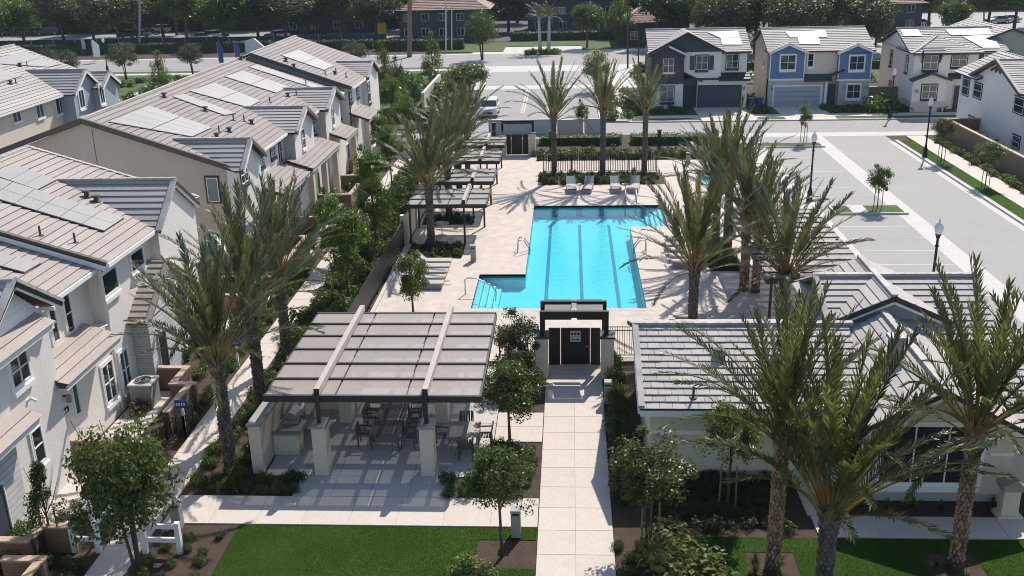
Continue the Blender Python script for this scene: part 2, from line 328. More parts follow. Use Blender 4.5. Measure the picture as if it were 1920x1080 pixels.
# lawns
sheet('lawn',[(-11.2,-1.13,14,28.58)],.02,m_lawn,[(-3.0,-1.13,26.35,27.9)])
sheet('lawn_by_clubhouse',[(3.6,24,14,28.2)],.02,m_lawn,[(5.5,7.0,25.3,27.4),(10.9,12.6,25.9,27.5)])
sheet('yard_lawn',[(-17.15,-15.9,29.4,32.4)],.02,m_lawn2)
def blades(name,rects,n,h,mt,lab,holes=()):
    rng=np.random.default_rng(5); P=[]
    for r in rects: P.append(np.c_[rng.uniform(r[0],r[1],n),rng.uniform(r[2],r[3],n)])
    P=np.concatenate(P)
    for q in holes: P=P[~((P[:,0]>q[0])&(P[:,0]<q[1])&(P[:,1]>q[2])&(P[:,1]<q[3]))]
    n=len(P); a=rng.uniform(0,6.283,n); d=np.c_[np.cos(a),np.sin(a)]*.009; l=rng.normal(0,.018,(n,2)); hh=h*rng.uniform(.6,1.3,n)
    V=np.zeros((n,3,3)); V[:,0,:2]=P-d; V[:,1,:2]=P+d; V[:,2,:2]=P+l; V[:,:2,2]=.015; V[:,2,2]=.02+hh
    return npmesh(name,V.reshape(-1,3),np.arange(n*3).reshape(-1,3),mt,kind='stuff',label=lab,cat='grass')
def npmesh(name,V,F,mt,par=None,**k):
    me=bpy.data.meshes.new(name); nv,nf,ns=len(V),len(F),F.shape[1]
    me.vertices.add(nv); me.vertices.foreach_set('co',np.asarray(V,np.float32).ravel()); me.loops.add(nf*ns); me.loops.foreach_set('vertex_index',F.astype(np.int32).ravel())
    me.polygons.add(nf); me.polygons.foreach_set('loop_start',np.arange(0,nf*ns,ns,dtype=np.int32)); me.update(calc_edges=True)
    for q in (mt if isinstance(mt,(list,tuple)) else [mt]): me.materials.append(q)
    o=bpy.data.objects.new(name,me); link(o,par); return tag(o,k.get('label'),k.get('cat'),k.get('group'),k.get('kind'))
blades('grass',[(-11.2,-1.13,24.5,28.58)],80000,.03,m_blade,'mown green turf of the lawn below the dining pergola',[(-3.0,-1.13,26.35,27.9)])
blades('grass',[(3.6,17,24.5,28.2)],90000,.03,m_blade,'mown green turf in front of the clubhouse path',[(5.5,7.0,25.3,27.4),(10.9,12.6,25.9,27.5)])
# beds on the deck
for r in ((-2.55,7.28,75.95,80.1),(-10.1,-6.62,57.6,60.6),(-10.1,-6.6,65.0,67.1),(-10.1,-6.5,71.6,73.6),(-10.1,-6.4,78.1,79.8),(8.0,9.7,55.0,61.0),(-2.9,1,84.62,92)):
    sheet('planting_bed',[r],.056,m_mulch)
# parking court and streets
sheet('parking_court',[(15.15,29.25,38,94.6)],.02,m_asph)
sheet('parking_walk',[(15.2,17.3,38,92)],.09,m_cband,lift=.09)
sheet('gutter_band',[(22.18,23.5,38,94.2),(28.75,29.3,38,91.5),(6,60,94.2,96.1)],.026,m_cband)
for k,y in enumerate(np.arange(43.0,89,2.63)):
    if 66.5<y<69.3: continue
    tag(sheet('parking_line',[(17.6,22.15,y-.04,y+.04)],.03,m_paint),kind='structure')
for r in ((18.0,22.9,66.9,69.0),(15.6,22.6,89.2,90.9)):
    sheet('island_kerb',[r],.15,m_cband,lift=.16); sheet('island_grass',[(r[0]+.16,r[1]-.25,r[2]+.16,r[3]-.16)],.165,m_lawn2)
sheet('island_paving',[(19.2,20.3,66.95,68.95)],.172,m_cband)
sheet('street',[(4,90,96.1,102.3)],.02,m_asph2)
sheet('kerb',[(29.3,29.62,38,91.6)],.15,m_cband,lift=.16); sheet('verge',[(29.63,30.9,38,91.4)],.13,m_lawn,lift=.12); sheet('pavement',[(30.9,32.5,38,93.5)],.14,m_conc,lift=.14)
DRIVES=[(13.4,19.2),(21.9,27.0),(40.2,46)]
def split(x0,x1):
    out=[]; x=x0
    for a,b in DRIVES:
        if a>x: out.append((x,a))
        x=b
    out.append((x,x1)); return out
sheet('kerb',[(a,b,102.3,102.6) for a,b in split(6,90)],.15,m_cband,lift=.16)
sheet('verge',[(a,b,102.6,104.0) for a,b in split(6.5,90)],.13,m_lawn2,lift=.12)
sheet('pavement',[(6.5,90,104.0,105.6)],.14,m_conc,lift=.14)
sheet('front_lawn',[(a,b,105.6,110.4) for a,b in split(7.5,90)],.12,m_lawn2,lift=.12)
sheet('driveway',[(a,b,102.3,104) for a,b in DRIVES]+[(a,b,105.6,112) for a,b in DRIVES],.13,m_conc,lift=.13)
sheet('access_road',[(-11,3.0,98,132)],.02,m_asph2); sheet('entry_apron',[(-13,9,126.5,149.5)],.026,m_cband,[(-11,3,129.5,143)])
sheet('entry_road',[(-11,3,129.5,143)],.03,m_asph)
sheet('street',[(3,6,96.1,102.3),(-16,3,94.4,98)],.021,m_asph2)
for x in (-5.4,-5.12): sheet('centre_line',[(x,x+.12,109,129)],.034,m_paint_y)
sheet('lane_arrow',[(-4.9,1.5,117.5,117.6),(-4.9,1.5,124,124.1),(-2.5,-2.38,109,117.5)],.034,m_paint)
sheet('kerb',[(3.0,3.3,103.5,128),(-11.3,-11,99,128)],.15,m_cband,lift=.16); sheet('verge',[(3.3,4.7,104,127)],.13,m_lawn2,lift=.12); sheet('pavement',[(4.7,6.4,103,140)],.14,m_conc,lift=.14)
sheet('boulevard',[(-400,400,149.5,165)],.02,m_asph2); sheet('lane_stripe',[(-400,-16,157,157.12),(-400,-16,153.2,153.3),(-400,-16,161.2,161.3),(14,400,157,157.12)],.028,m_paint)
sheet('gutter_band',[(-400,-13,148.9,149.5),(-400,-14,165,166.2),(9,400,148.9,149.5)],.027,m_cband)
sheet('verge',[(-200,-14,141.5,148.7),(9.5,60,128,148.5),(-26,-13,112,141),(-66,-42.5,100,141)],.12,m_lawn2,lift=.12); sheet('pavement',[(-200,-14,144.6,146.4)],.13,m_conc,lift=.13)
sheet('entry_court',[(-16,14,165,175)],.03,m_cband); sheet('far_lawn',[(-22,-11,168,182),(2,16,169,184),(-11,2,175.2,186)],.1,m_lawn2,lift=.1)
sheet('far_parking',[(-220,-34,178,260),(50,160,165,300)],.03,m_asph); sheet('far_paving',[(-34,50,186,330)],.015,m_shadewall)  # far paving shares the dark painted-shade tone of the far walls
sheet('alley',[(-42,-33.5,40,141)],.02,m_asph2); sheet('side_street',[(-30,-16.5,94.4,98)],.02,m_asph2)
sheet('pavement',[(-64,-43,112,113.6),(-56,-54.4,113.6,141)],.13,m_conc,lift=.01); sheet('yard_lawn',[(-17.5,-15.5,100,112),(-28,-17,113,120)],.1,m_lawn2,lift=.1)
# ============================================================ building helpers
def clip(poly,ax,lo,hi):
    for s,l in ((1,lo),(-1,-hi)):
        out=[]
        for i in range(len(poly)):
            a,b=poly[i],poly[(i+1)%len(poly)]; fa,fb=s*a[ax]-l,s*b[ax]-l
            if fa>=0: out.append(a)
            if (fa>=0)!=(fb>=0): t=fa/(fa-fb); out.append((a[0]+(b[0]-a[0])*t,a[1]+(b[1]-a[1])*t))
        poly=out
        if len(poly)<3: return []
    return poly
def frame(poly):
    P=[np.array(p,float) for p in poly]; n=np.zeros(3)
    for i in range(1,len(P)-1): n+=np.cross(P[i]-P[0],P[i+1]-P[0])
    n/=np.linalg.norm(n); n=n if n[2]>0 else -n
    u=np.cross((0,0,1),n); u/=np.linalg.norm(u); v=np.cross(n,u)
    return P,n,u,v
def roof(par,poly,mt,course=.38,joined=False,tile=None,th=.05,fascia=None,seed=0):
    "one roof slope: underlay slab + tile courses (or single tiles) as its pieces"
    P,n,u,v=frame(poly); rng=random.Random(seed)
    mb=MB().ext(P,-n*.13); r=mb.build('roof',fascia or m_deckw,par); o=P[0]
    uv=[((p-o)@u,(p-o)@v) for p in P]; v0=min(q[1] for q in uv); v1=max(q[1] for q in uv); k=0; J=MB()
    while v0+k*course<v1-.03:
        a,b=v0+k*course,min(v0+(k+1)*course,v1); st=clip(uv,1,a,b); k+=1
        if len(st)<3: continue
        if tile:
            us=[q[0] for q in st]; t0=math.floor(min(us)/tile)*tile-(tile/2 if k%2 else 0); pcs=[]
            while t0<max(us): pcs.append(clip(st,0,t0+.006,t0+tile-.006)); t0+=tile
        else: pcs=[st]
        for pc in pcs:
            if len(pc)<3: continue
            A=sum(pc[i][0]*pc[(i+1)%len(pc)][1]-pc[(i+1)%len(pc)][0]*pc[i][1] for i in range(len(pc)))/2
            if abs(A)<.004: continue
            j=rng.uniform(-.008,.008)
            lo=[o+u*q[0]+v*(q[1]-(.05+j if q[1]-a<.01 else 0))+n*(.002+(th+j)*(1-(q[1]-a)/course)) for q in pc]
            hi=[p+n*.022 for p in lo]
            mb=J if joined else MB(); m_=len(pc)
            mb.add(lo+hi,[tuple(range(m_))[::-1],tuple(range(m_,2*m_))]+[(i,(i+1)%m_,m_+(i+1)%m_,m_+i) for i in range(m_)])
            if not joined: mb.build('tile' if tile else 'tile_course',mt,r)
    if joined: J.build('tile_courses',mt,r,kind='stuff')
    return r
def caps(par,p,q,mt=None,w=.2,seg=.42,name='ridge_cap'):
    p=np.array(p,float); q=np.array(q,float); L=np.linalg.norm(q-p); k=max(1,int(L/seg)); mb=MB(); d=(q-p)/k
    for i in range(k):
        a=p+d*i; b=p+d*(i+1)*1.0-d*.04+np.array((0,0,.02)); mb.bar(a+np.array((0,0,.03)),b+np.array((0,0,.03)),w,.11)
    return mb.build(name,mt or m_cap,par)
def gable(par,axis,a0,a1,c,half,ze,zr,mt,course=.38,joined=False,cap=True,fascia=None,tile=None,only=None):
    "gable roof, ridge along axis from a0 to a1 at cross position c"
    for s in (-1,1):
        if only and s!=only: continue
        if axis=='x': poly=[(a0,c+s*half,ze),(a1,c+s*half,ze),(a1,c,zr),(a0,c,zr)]
        else: poly=[(c+s*half,a0,ze),(c+s*half,a1,ze),(c,a1,zr),(c,a0,zr)]
        roof(par,poly,mt,course,joined,tile,fascia=fascia)
    if cap: caps(par,*(((a0,c,zr+.03),(a1,c,zr+.03)) if axis=='x' else ((c,a0,zr+.03),(c,a1,zr+.03))))
def tri(par,axis,pl,th,c,half,ze,zr,mt,name='gable_wall',base=None):
    b=base if base is not None else ze
    pts=[(c-half,b),(c+half,b),(c+half,ze),(c,zr),(c-half,ze)] if b<ze-.01 else [(c-half,ze),(c+half,ze),(c,zr)]
    P=[(p,pl,z) if axis=='y' else (pl,p,z) for p,z in pts]
    return MB().ext(P,(0,th,0) if axis=='y' else (th,0,0)).build(name,mt,par)
def rakes(par,axis,pl,c,half,ze,zr,mt,w=.16,d=.1):
    for s in (-1,1):
        a=(c+s*half,pl,ze) if axis=='y' else (pl,c+s*half,ze); b=(c,pl,zr) if axis=='y' else (pl,c,zr)
        MB().bar(a,b,d,w).build('barge_board',mt,par)
def win(b,ax,pl,h0,h1,z0,z1,cols=2,rows=1,fr=m_trim,trim=None,sill=True,glass=m_glass,sg=None,tw=.1,name='window'):
    sg=sg if sg is not None else (1 if ax=='x' else -1)
    f=lambda h,z,n:(pl+sg*n,h,z) if ax=='x' else (h,pl+sg*n,z)
    def bx(mb,a0,a1,c0,c1,n0,n1):
        p,q=f(a0,c0,n0),f(a1,c1,n1); mb.box(min(p[0],q[0]),max(p[0],q[0]),min(p[1],q[1]),max(p[1],q[1]),min(p[2],q[2]),max(p[2],q[2]))
    if h0>h1: h0,h1=h1,h0
    if z0>z1: z0,z1=z1,z0
    mb=MB(); t=.045
    for a0,a1,c0,c1 in ((h0,h1,z0,z0+t),(h0,h1,z1-t,z1),(h0,h0+t,z0+t,z1-t),(h1-t,h1,z0+t,z1-t)): bx(mb,a0,a1,c0,c1,-.02,.06)
    for i in range(1,cols): x=h0+(h1-h0)*i/cols; bx(mb,x-t/2,x+t/2,z0+t,z1-t,-.02,.055)
    for j in range(1,rows): z=z0+(z1-z0)*j/rows; bx(mb,h0+t,h1-t,z-.02,z+.02,-.02,.05)
    wo=mb.build(name,fr,b)
    for i in range(cols):
        for j in range(rows):
            mb=MB(); bx(mb,h0+(h1-h0)*i/cols+.025,h0+(h1-h0)*(i+1)/cols-.025,z0+(z1-z0)*j/rows+.022,z0+(z1-z0)*(j+1)/rows-.022,-.03,.018); mb.build('pane',glass,wo)
    if trim:
        mb=MB()
        for a0,a1,c0,c1 in ((h0-tw,h1+tw,z1,z1+tw*1.2),(h0-tw,h0,z0,z1),(h1,h1+tw,z0,z1),(h0-tw,h1+tw,z0-tw,z0)): bx(mb,a0,a1,c0,c1,-.02,.05)
        mb.build('window_trim',trim,wo)
    if sill:
        mb=MB(); bx(mb,h0-.08,h1+.08,z0-.16-(tw if trim else 0),z0-(tw if trim else 0)-.002,-.02,.12); mb.build('sill',trim or fr,wo)
    return wo
def wx(b,X,p0,p1,**k):
    a=PX(*p0,X); c=PX(*p1,X); return win(b,'x',X,a[1],c[1],c[2],a[2],**k)
def wy(b,Y,p0,p1,**k):
    a=PY(*p0,Y); c=PY(*p1,Y); return win(b,'y',Y,a[0],c[0],c[2],a[2],**k)
def onplane(px,P0,n):
    d=_ray(*px); t=((P0-np.array((0,0,CH)))@n)/(d@n); return d*t+np.array((0,0,CH))
def solar(par,poly,quad,nu,nv,px=True,up=.1):
    P,n,u,v=frame(poly); P0=P[0]+n*up
    q=[onplane(p,P0,n) for p in quad] if px else [np.array(p,float)+n*up for p in quad]
    q0=q[0]; q=[q0+u*((p-q0)@u)+v*((p-q0)@v) for p in q]
    L=lambda s,t:(q[0]*(1-s)+q[1]*s)*(1-t)+(q[3]*(1-s)+q[2]*s)*t
    for i in range(nu):
        for j in range(nv):
            e=.012; a,b,c0,d=(i+e)/nu,(i+1-e)/nu,(j+e)/nv,(j+1-e)/nv
            MB().ext([L(a,c0),L(b,c0),L(b,d),L(a,d)],n*.045).build('solar_panel',m_solar,par)
    MB().ext([L(0,0)-n*.05,L(1,0)-n*.05,L(1,1)-n*.05,L(0,1)-n*.05],n*.045).build('panel_rail',m_black,par)
def vents(par,poly,pts):
    P,n,u,v=frame(poly)
    for k,p in enumerate(pts):
        a=onplane(p,P[0]+n*.05,n)
        if k%2: MB().lathe([(.14,-.02),(.14,.02),(.045,.03),(.045,.42)],a,8).build('roof_pipe',m_fascia,par)
        else: MB().lathe([(.2,-.03),(.2,.02),(.11,.05),(.11,.2),(.2,.22),(.17,.3),(.02,.32)],a,9).build('roof_vent',m_fascia,par)
def shed(par,axis,e,t,a0,a1,ze,zt,mt,course=.4,fas=None):
    "lean-to roof: eave coordinate e, top coordinate t"
    poly=[(e,a0,ze),(e,a1,ze),(t,a1,zt),(t,a0,zt)] if axis=='x' else [(a0,e,ze),(a1,e,ze),(a1,t,zt),(a0,t,zt)]
    r=roof(par,poly,mt,course); mb=MB()
    if axis=='x': mb.box(min(e,e-.02*(1 if t<e else -1)),max(e,e-.02*(1 if t<e else -1)),a0,a1,ze-.22,ze-.02)
    else: mb.box(a0,a1,e-.001,e+.02,ze-.2,ze-.02)
    mb.build('fascia',fas or m_trim,par)
def gutter(par,p,q,mt=m_trim): return MB().bar(p,q,.13,.16).build('gutter',mt,par)
def wall_lamp(par,p,d):
    p=np.array(p,float); d=np.array(d,float); mb=MB().bar(p,p+d*.18,.06,.06); o=mb.build('wall_lamp',m_black,par)
    c=p+d*.2; MB().lathe([(.03,-.3),(.1,-.24),(.12,-.02),(.04,.06)],c,8).build('lamp_glass',m_greym,o)
# ============================================================ front-left townhouse
A=T('townhouse','pale stucco townhouse with tan tile roofs in the bottom left corner','house',(-24,36,0))
B('wall',m_white,A,-33,-18.85,37.2,47.2,0,6.4); B('wall',m_white,A,-33,-19.5,31.8,37.2,0,6.2); B('wall',m_white,A,-33,-18.4,20,31.8,0,6.3); B('wall',m_white,A,-19.6,-18.85,31.8,37.2,0,3.95)
tri(A,'y',37.2,9.9,-26.7,7.85,6.4,8.95,m_white)
PA=[(-18.5,36.95,6.55),(-18.5,47.6,6.55),(-26.7,47.6,9.15),(-26.7,36.95,9.15)]
roof(A,PA,m_tileA,.42,seed=1); roof(A,[(-34.9,36.95,6.55),(-34.9,47.6,6.55),(-26.7,47.6,9.15),(-26.7,36.95,9.15)],m_tileA,.42,True)
caps(A,(-26.7,36.95,9.18),(-26.7,47.6,9.18)); caps(A,(-18.5,37.0,6.56),(-26.7,37.0,9.16),m_fascia,.2,.4,'rake_cap'); caps(A,(-18.5,47.5,6.56),(-26.7,47.5,9.16),m_cap,.2,.4,'rake_cap')
MB().bar((-18.5,36.93,6.36),(-26.7,36.93,8.96),.05,.2).build('barge_board',m_trim,A)
gutter(A,(-18.44,36.95,6.48),(-18.44,42,6.48))
solar(A,PA,[(-60,316),(233,409),(195,434),(-100,345)],7,2); solar(A,PA,[(29,310),(106,338),(69,357),(-8,331)],3,1)
vents(A,PA,[(163,369),(141,455),(181,378),(76,442)])
# cross gable
roof(A,[(-18.2,41.75,6.45),(-18.5,41.75,6.45),(-23.9,44.3,8.22),(-18.2,44.3,8.22)],m_tileG,.36,seed=2); roof(A,[(-18.2,46.9,6.45),(-18.5,46.9,6.45),(-23.9,44.3,8.22),(-18.2,44.3,8.22)],m_tileG,.36,True)
caps(A,(-23.8,44.3,8.25),(-18.2,44.3,8.25)); caps(A,(-18.25,41.75,6.5),(-18.25,44.3,8.27),None,.24,.36,'rake_cap'); tri(A,'x',-18.85,.44,44.3,2.35,6.35,8.0,m_white); rakes(A,'x',-18.28,44.3,2.5,6.32,8.05,m_trim,.2,.08)
B('wall',m_white,A,-18.85,-18.41,42.0,46.6,0,6.35)
# lower roof with its own panel
PA2=[(-19.05,30.5,6.36),(-19.05,37.18,6.36),(-27,37.18,8.85),(-27,30.5,8.85)]
roof(A,PA2,m_tileA,.42,seed=3); gutter(A,(-18.98,31.9,6.28),(-18.98,37.1,6.28)); solar(A,PA2,[(-60,460),(77,494),(46,512),(-80,478)],3,1)
# front gable, bay and lean-tos
roof(A,[(-17.9,32.2,6.7),(-20.2,32.2,6.7),(-25.4,29.55,8.4),(-17.9,29.55,8.4)],m_tileG,.36); roof(A,[(-17.9,26.9,6.7),(-20.2,26.9,6.7),(-25.4,29.55,8.4),(-17.9,29.55,8.4)],m_tileG,.36)
caps(A,(-25.2,29.55,8.43),(-17.9,29.55,8.43)); caps(A,(-17.95,32.2,6.73),(-17.95,29.55,8.45),None,.22,.38,'rake_cap'); caps(A,(-17.95,26.9,6.73),(-17.95,29.55,8.45),None,.22,.38,'rake_cap')
tri(A,'x',-18.42,.06,29.55,2.4,6.3,8.25,m_trim,base=6.1); rakes(A,'x',-17.96,29.55,2.6,6.6,8.28,m_trim,.2,.06)
for y in (27.6,31.5): MB().bar((-18.4,y,6.75),(-17.85,y,6.75),.1,.14).build('bracket',m_trim,A)
for z in np.arange(6.5,8,.22): MB().bar((-18.355,29.55-(8.2-z)*1.35,z),(-18.355,29.55+(8.2-z)*1.35,z),.02,.02).build('siding_board',m_trim,A)
shed(A,'x',-17.75,-18.42,26.3,31.1,6.4,6.75,m_tileA); shed(A,'x',-18.0,-19.5,31.6,36.25,3.75,4.3,m_tileA); shed(A,'x',-17.75,-18.42,24.5,29.25,3.75,4.1,m_tileA)
for y0,y1,x0,x1,z in ((31.6,36.25,-18.85,-18.05,3.55),(26.3,31.1,-18.4,-17.8,6.2)): B('soffit',m_trim,A,x0,x1,y0+.1,y1-.1,z,z+.03)
# white brick porch
B('porch_wall',m_wbrick,A,-18.85,-18.1,38.95,44.1,0,3.3); tri(A,'x',-18.5,.4,41.5,2.55,3.25,5.0,m_wbrick); B('porch_side',m_wbrickf,A,-18.84,-18.12,38.92,38.949,0,3.28)
roof(A,[(-18.85,38.6,3.36),(-17.85,38.6,3.36),(-17.85,41.5,5.2),(-18.85,41.5,5.2)],m_tileA,.34); roof(A,[(-18.85,44.4,3.36),(-17.85,44.4,3.36),(-17.85,41.5,5.2),(-18.85,41.5,5.2)],m_tileA,.34,True)
caps(A,(-17.9,38.6,3.42),(-17.9,41.5,5.26),m_tileA,.2,.34,'rake_cap'); rakes(A,'x',-17.88,41.5,2.9,3.26,5.1,m_trim,.16,.05)
win(A,'x',-18.1,39.6,40.5,.05,2.45,cols=1,fr=m_tan,sill=False,glass=m_blind,name='door'); wx(A,-18.1,(340,595),(352,640),cols=1,trim=m_trim); wall_lamp(A,PX(291,620,-18.1),(1,0,0))
B('brick_pier',m_wbrick,A,-18.39,-18.3,24,28.4,0,3.7); win(A,'x',-18.3,26.4,27.3,.05,2.4,cols=1,fr=m_trim,sill=False,glass=m_navy,name='door')
# windows
for p0,p1 in (((188,517),(222,538)),((242,478),(270,494))): wx(A,-18.85,p0,p1,cols=1,trim=m_trim)
wx(A,-19.5,(87,575),(112,636),cols=1,rows=2,trim=m_trim); wx(A,-19.5,(114,556),(140,618),cols=1,rows=2,trim=m_trim)
wx(A,-18.85,(188,690),(219,740),cols=2,rows=2,trim=m_trim); wx(A,-18.85,(221,664),(247,718),cols=2,rows=2,trim=m_trim)
wx(A,-18.4,(13,675),(57,705),cols=2,rows=2,trim=m_trim); wx(A,-18.4,(55,812),(86,858),cols=1,rows=2,trim=m_trim); wx(A,-18.85,(131,722),(152,772),cols=1,name='door',sill=False,glass=m_glass2)
wall_lamp(A,PX(118,742,-18.85),(1,0,0)); a=PX(120,772,-18.85); B('number_plate',m_trimd,A,-18.85,-18.81,a[1]-.3,a[1]+.3,a[2]-.1,a[2]+.1)
for k in range(3): B('number',m_trim,A,-18.81,-18.8,a[1]-.2+k*.14,a[1]-.13+k*.14,a[2]-.06,a[2]+.06)
a=PX(52,752,-18.4); MB().tube([a,(a[0]+.15,a[1],a[2]+.1),(a[0]+.3,a[1],a[2])],.05,6).build('floodlight',m_trim,A)
for p in (((-18.8,36.95,6.3),(-18.8,36.95,.1)),): MB().tube(p,.045,6).build('downpipe',m_white,A)
# ============================================================ middle townhouse row
Bh=T('townhouse_row','long townhouse row with tan blank gable end and five pale solar arrays','house',(-27.4,69,0))
ZB,ZR=6.38,9.25
B('wall',m_tan,Bh,-35.6,-19.3,55.0,55.3,0,6.2); B('wall',m_white,Bh,-35.5,-19.3,55.3,83.5,0,6.2); tri(Bh,'y',55.0,28.5,-27.4,8.2,6.2,ZR-.2,m_tan)
PB=[(-18.95,54.6,ZB),(-18.95,83.75,ZB),(-27.4,83.75,ZR),(-27.4,54.6,ZR)]
roof(Bh,PB,m_tileB,.42,seed=4); roof(Bh,[(-35.9,54.6,ZB),(-35.9,83.75,ZB),(-27.4,83.75,ZR),(-27.4,54.6,ZR)],m_tileB,.42)
caps(Bh,(-27.4,54.6,ZR+.03),(-27.4,83.7,ZR+.03),m_cap,.22)
for s in (-8.45,8.45): MB().bar((-27.4+s,54.56,ZB-.02),(-27.4,54.56,ZR-.02),.07,.3).build('barge_board',m_fascia,Bh); caps(Bh,(-27.4+s,54.68,ZB+.03),(-27.4,54.68,ZR+.03),m_fascia,.2,.4,'rake_cap')
for q,nu,nv in (([(203,229),(279,199),(398,240),(361,257)],4,2),([(322,181),(344,177),(443,213),(422,217)],4,1),([(355,171),(402,156),(489,190),(465,202)],4,2),([(421,144),(455,133),(541,163),(519,175)],4,2),([(466,126),(480,121),(612,166),(596,168)],6,1)): solar(Bh,PB,q,nu,nv,up=.08)
vents(Bh,PB,[(407,258),(411,248),(430,247),(458,228),(472,232),(506,192),(540,181),(556,180),(308,182),(438,226),(385,208),(574,160),(452,112)])
for yc,hs,hn,zr,xf in ((56.3,2.0,2.5,7.75,-18.35),(68.3,2.75,2.85,7.6,-18.15),(77.3,2.8,2.8,7.55,-18.15)):
    xi=-18.95-(zr-ZB)/.34
    for s,hh,j in ((-1,hs,False),(1,hn,True)):
        roof(Bh,[(xf,yc+s*hh,ZB-.05),(-18.9,yc+s*hh,ZB-.05),(xi,yc,zr),(xf,yc,zr)],m_tileG,.36,j)
        caps(Bh,(xf-.06,yc+s*hh,ZB),(xf-.06,yc,zr+.05),None,.22,.36,'rake_cap'); MB().bar((xf+.02,yc+s*hh,ZB-.14),(xf+.02,yc,zr-.1),.06,.2).build('barge_board',m_trim if s<0 else m_fascia,Bh)
    caps(Bh,(xi,yc,zr+.03),(xf,yc,zr+.03)); MB().ext([(xf-.35,yc-hs+.25,0 if yc>60 else 3),(xf-.35,yc+hn-.25,0 if yc>60 else 3),(xf-.35,yc+hn-.25,ZB-.05),(xf-.35,yc,zr-.2),(xf-.35,yc-hs+.25,ZB-.05)],(-.7,0,0)).build('bay_wall',m_white,Bh)
    if yc>60: B('bay_side',m_grey,Bh,-19.3,xf-.36,yc-hs+.22,yc-hs+.249,0,ZB-.1)
for y0,y1 in ((58.9,65.4),(71.3,74.4),(80.2,83.6)): gutter(Bh,(-18.88,y0,ZB-.08),(-18.88,y1,ZB-.08))
B('wall',m_white,Bh,-19.3,-18.6,65.5,83.5,0,3.4)
shed(Bh,'x',-17.2,-19.0,64.9,73.3,4.0,4.6,m_tileB,.4); shed(Bh,'x',-17.3,-19.2,58.3,64.4,3.9,4.5,m_tileB,.4); shed(Bh,'x',-17.2,-18.6,75.6,79.8,3.9,4.4,m_tileB,.4)
B('porch_post',m_cream,Bh,-17.7,-17.3,65.2,65.7,0,3.8); B('porch_post',m_cream,Bh,-17.7,-17.3,72.5,73,0,3.8); B('porch_post',m_cream,Bh,-17.7,-17.3,69,69.4,0,3.8); B('porch_post',m_cream,Bh,-17.8,-17.4,58.6,59.1,0,3.7); B('porch_post',m_cream,Bh,-17.7,-17.3,79.3,79.7,0,3.7)
wy(Bh,55.0,(386,333),(413,378),cols=1,fr=m_trim,trim=m_trimd,sill=False,glass=m_glass2); B('joint',m_fascia,Bh,-27.06,-27.03,54.985,55.01,.2,8.7); wy(Bh,55.0,(386,440),(413,485),cols=1,trim=m_trimd,sill=False,glass=m_glass2)
for X,p0,p1,c in ((-18.7,(449,315),(465,338),2),(-19.3,(482,290),(494,308),2),(-19.3,(506,278),(516,290),2),(-19.3,(521,266),(530,303),1),(-18.5,(564,243),(573,276),1),(-19.3,(585,222),(592,249),1),(-18.5,(621,203),(627,234),1),(-19.3,(635,190),(639,220),1)): wx(Bh,X,p0,p1,cols=c,rows=2,fr=m_trim,trim=m_trimd if X<-18.6 else None)
for y in (66.4,68,70.8,76.5,78.3,81.5,60.2,62): win(Bh,'x',-18.6 if y>65.5 else -19.3,y,y+.95,.1,2.3,cols=1,name='door',sill=False,glass=m_glass,fr=m_trim)
# ============================================================ third row
Ch=T('townhouse_row','shorter townhouse row beyond the tan gable, one white gable towards the street','house',(-26.5,90,0))
ZC,ZCR=6.65,9.55
B('wall',m_white,Ch,-35,-18.7,84.1,98,0,6.5); tri(Ch,'y',84.1,13.8,-26.6,7.9,6.5,ZCR-.2,m_grey)
PC=[(-18.3,83.7,ZC),(-18.3,98.4,ZC),(-26.6,98.4,ZCR),(-26.6,83.7,ZCR)]
roof(Ch,PC,m_tileB,.42); roof(Ch,[(-34.9,83.7,ZC),(-34.9,98.4,ZC),(-26.6,98.4,ZCR),(-26.6,83.7,ZCR)],m_tileB,.42,True); caps(Ch,(-26.6,83.7,ZCR+.03),(-26.6,98.4,ZCR+.03))
MB().bar((-18.3,83.68,ZC-.03),(-26.6,83.68,ZCR-.03),.07,.32).build('barge_board',m_fascia,Ch); solar(Ch,PC,[(527,104),(560,94),(626,124),(608,132)],4,2,up=.08); vents(Ch,PC,[(551,126),(610,140),(628,139),(649,145),(536,115),(630,136)])
for s,j in ((-1,False),(1,True)):
    roof(Ch,[(-17.95,92.3+s*2.7,ZC-.05),(-18.3,92.3+s*2.7,ZC-.05),(-21.5,92.3,7.75),(-17.95,92.3,7.75)],m_tileG,.36,j); caps(Ch,(-18.0,92.3+s*2.7,ZC),(-18.0,92.3,7.8),None,.22,.36,'rake_cap')
caps(Ch,(-21.4,92.3,7.78),(-17.95,92.3,7.78)); MB().ext([(-18.2,89.9,0),(-18.2,94.7,0),(-18.2,94.7,6.6),(-18.2,92.3,7.6),(-18.2,89.9,6.6)],(-.5,0,0)).build('bay_wall',m_white,Ch)
gutter(Ch,(-18.24,83.8,ZC-.08),(-18.24,89.6,ZC-.08)); MB().tube([(-18.6,84.0,6.4),(-18.6,84.0,3)],.06,6).build('downpipe',m_trimd,Ch)
shed(Ch,'x',-17.0,-18.7,83.9,88.6,3.9,4.5,m_tileB,.4); B('porch_post',m_cream,Ch,-17.4,-17.1,84.1,84.5,0,3.7); B('porch_post',m_cream,Ch,-17.4,-17.1,88.1,88.5,0,3.7)
for X,p0,p1 in ((-18.2,(689,158),(695,190)),(-18.7,(655,176),(660,189)),(-18.7,(668,168),(673,179))): wx(Ch,X,p0,p1,cols=1,rows=2,trim=m_trimd)
for y in (90.6,93): win(Ch,'x',-18.2,y,y+1,.3,2.6,cols=1)
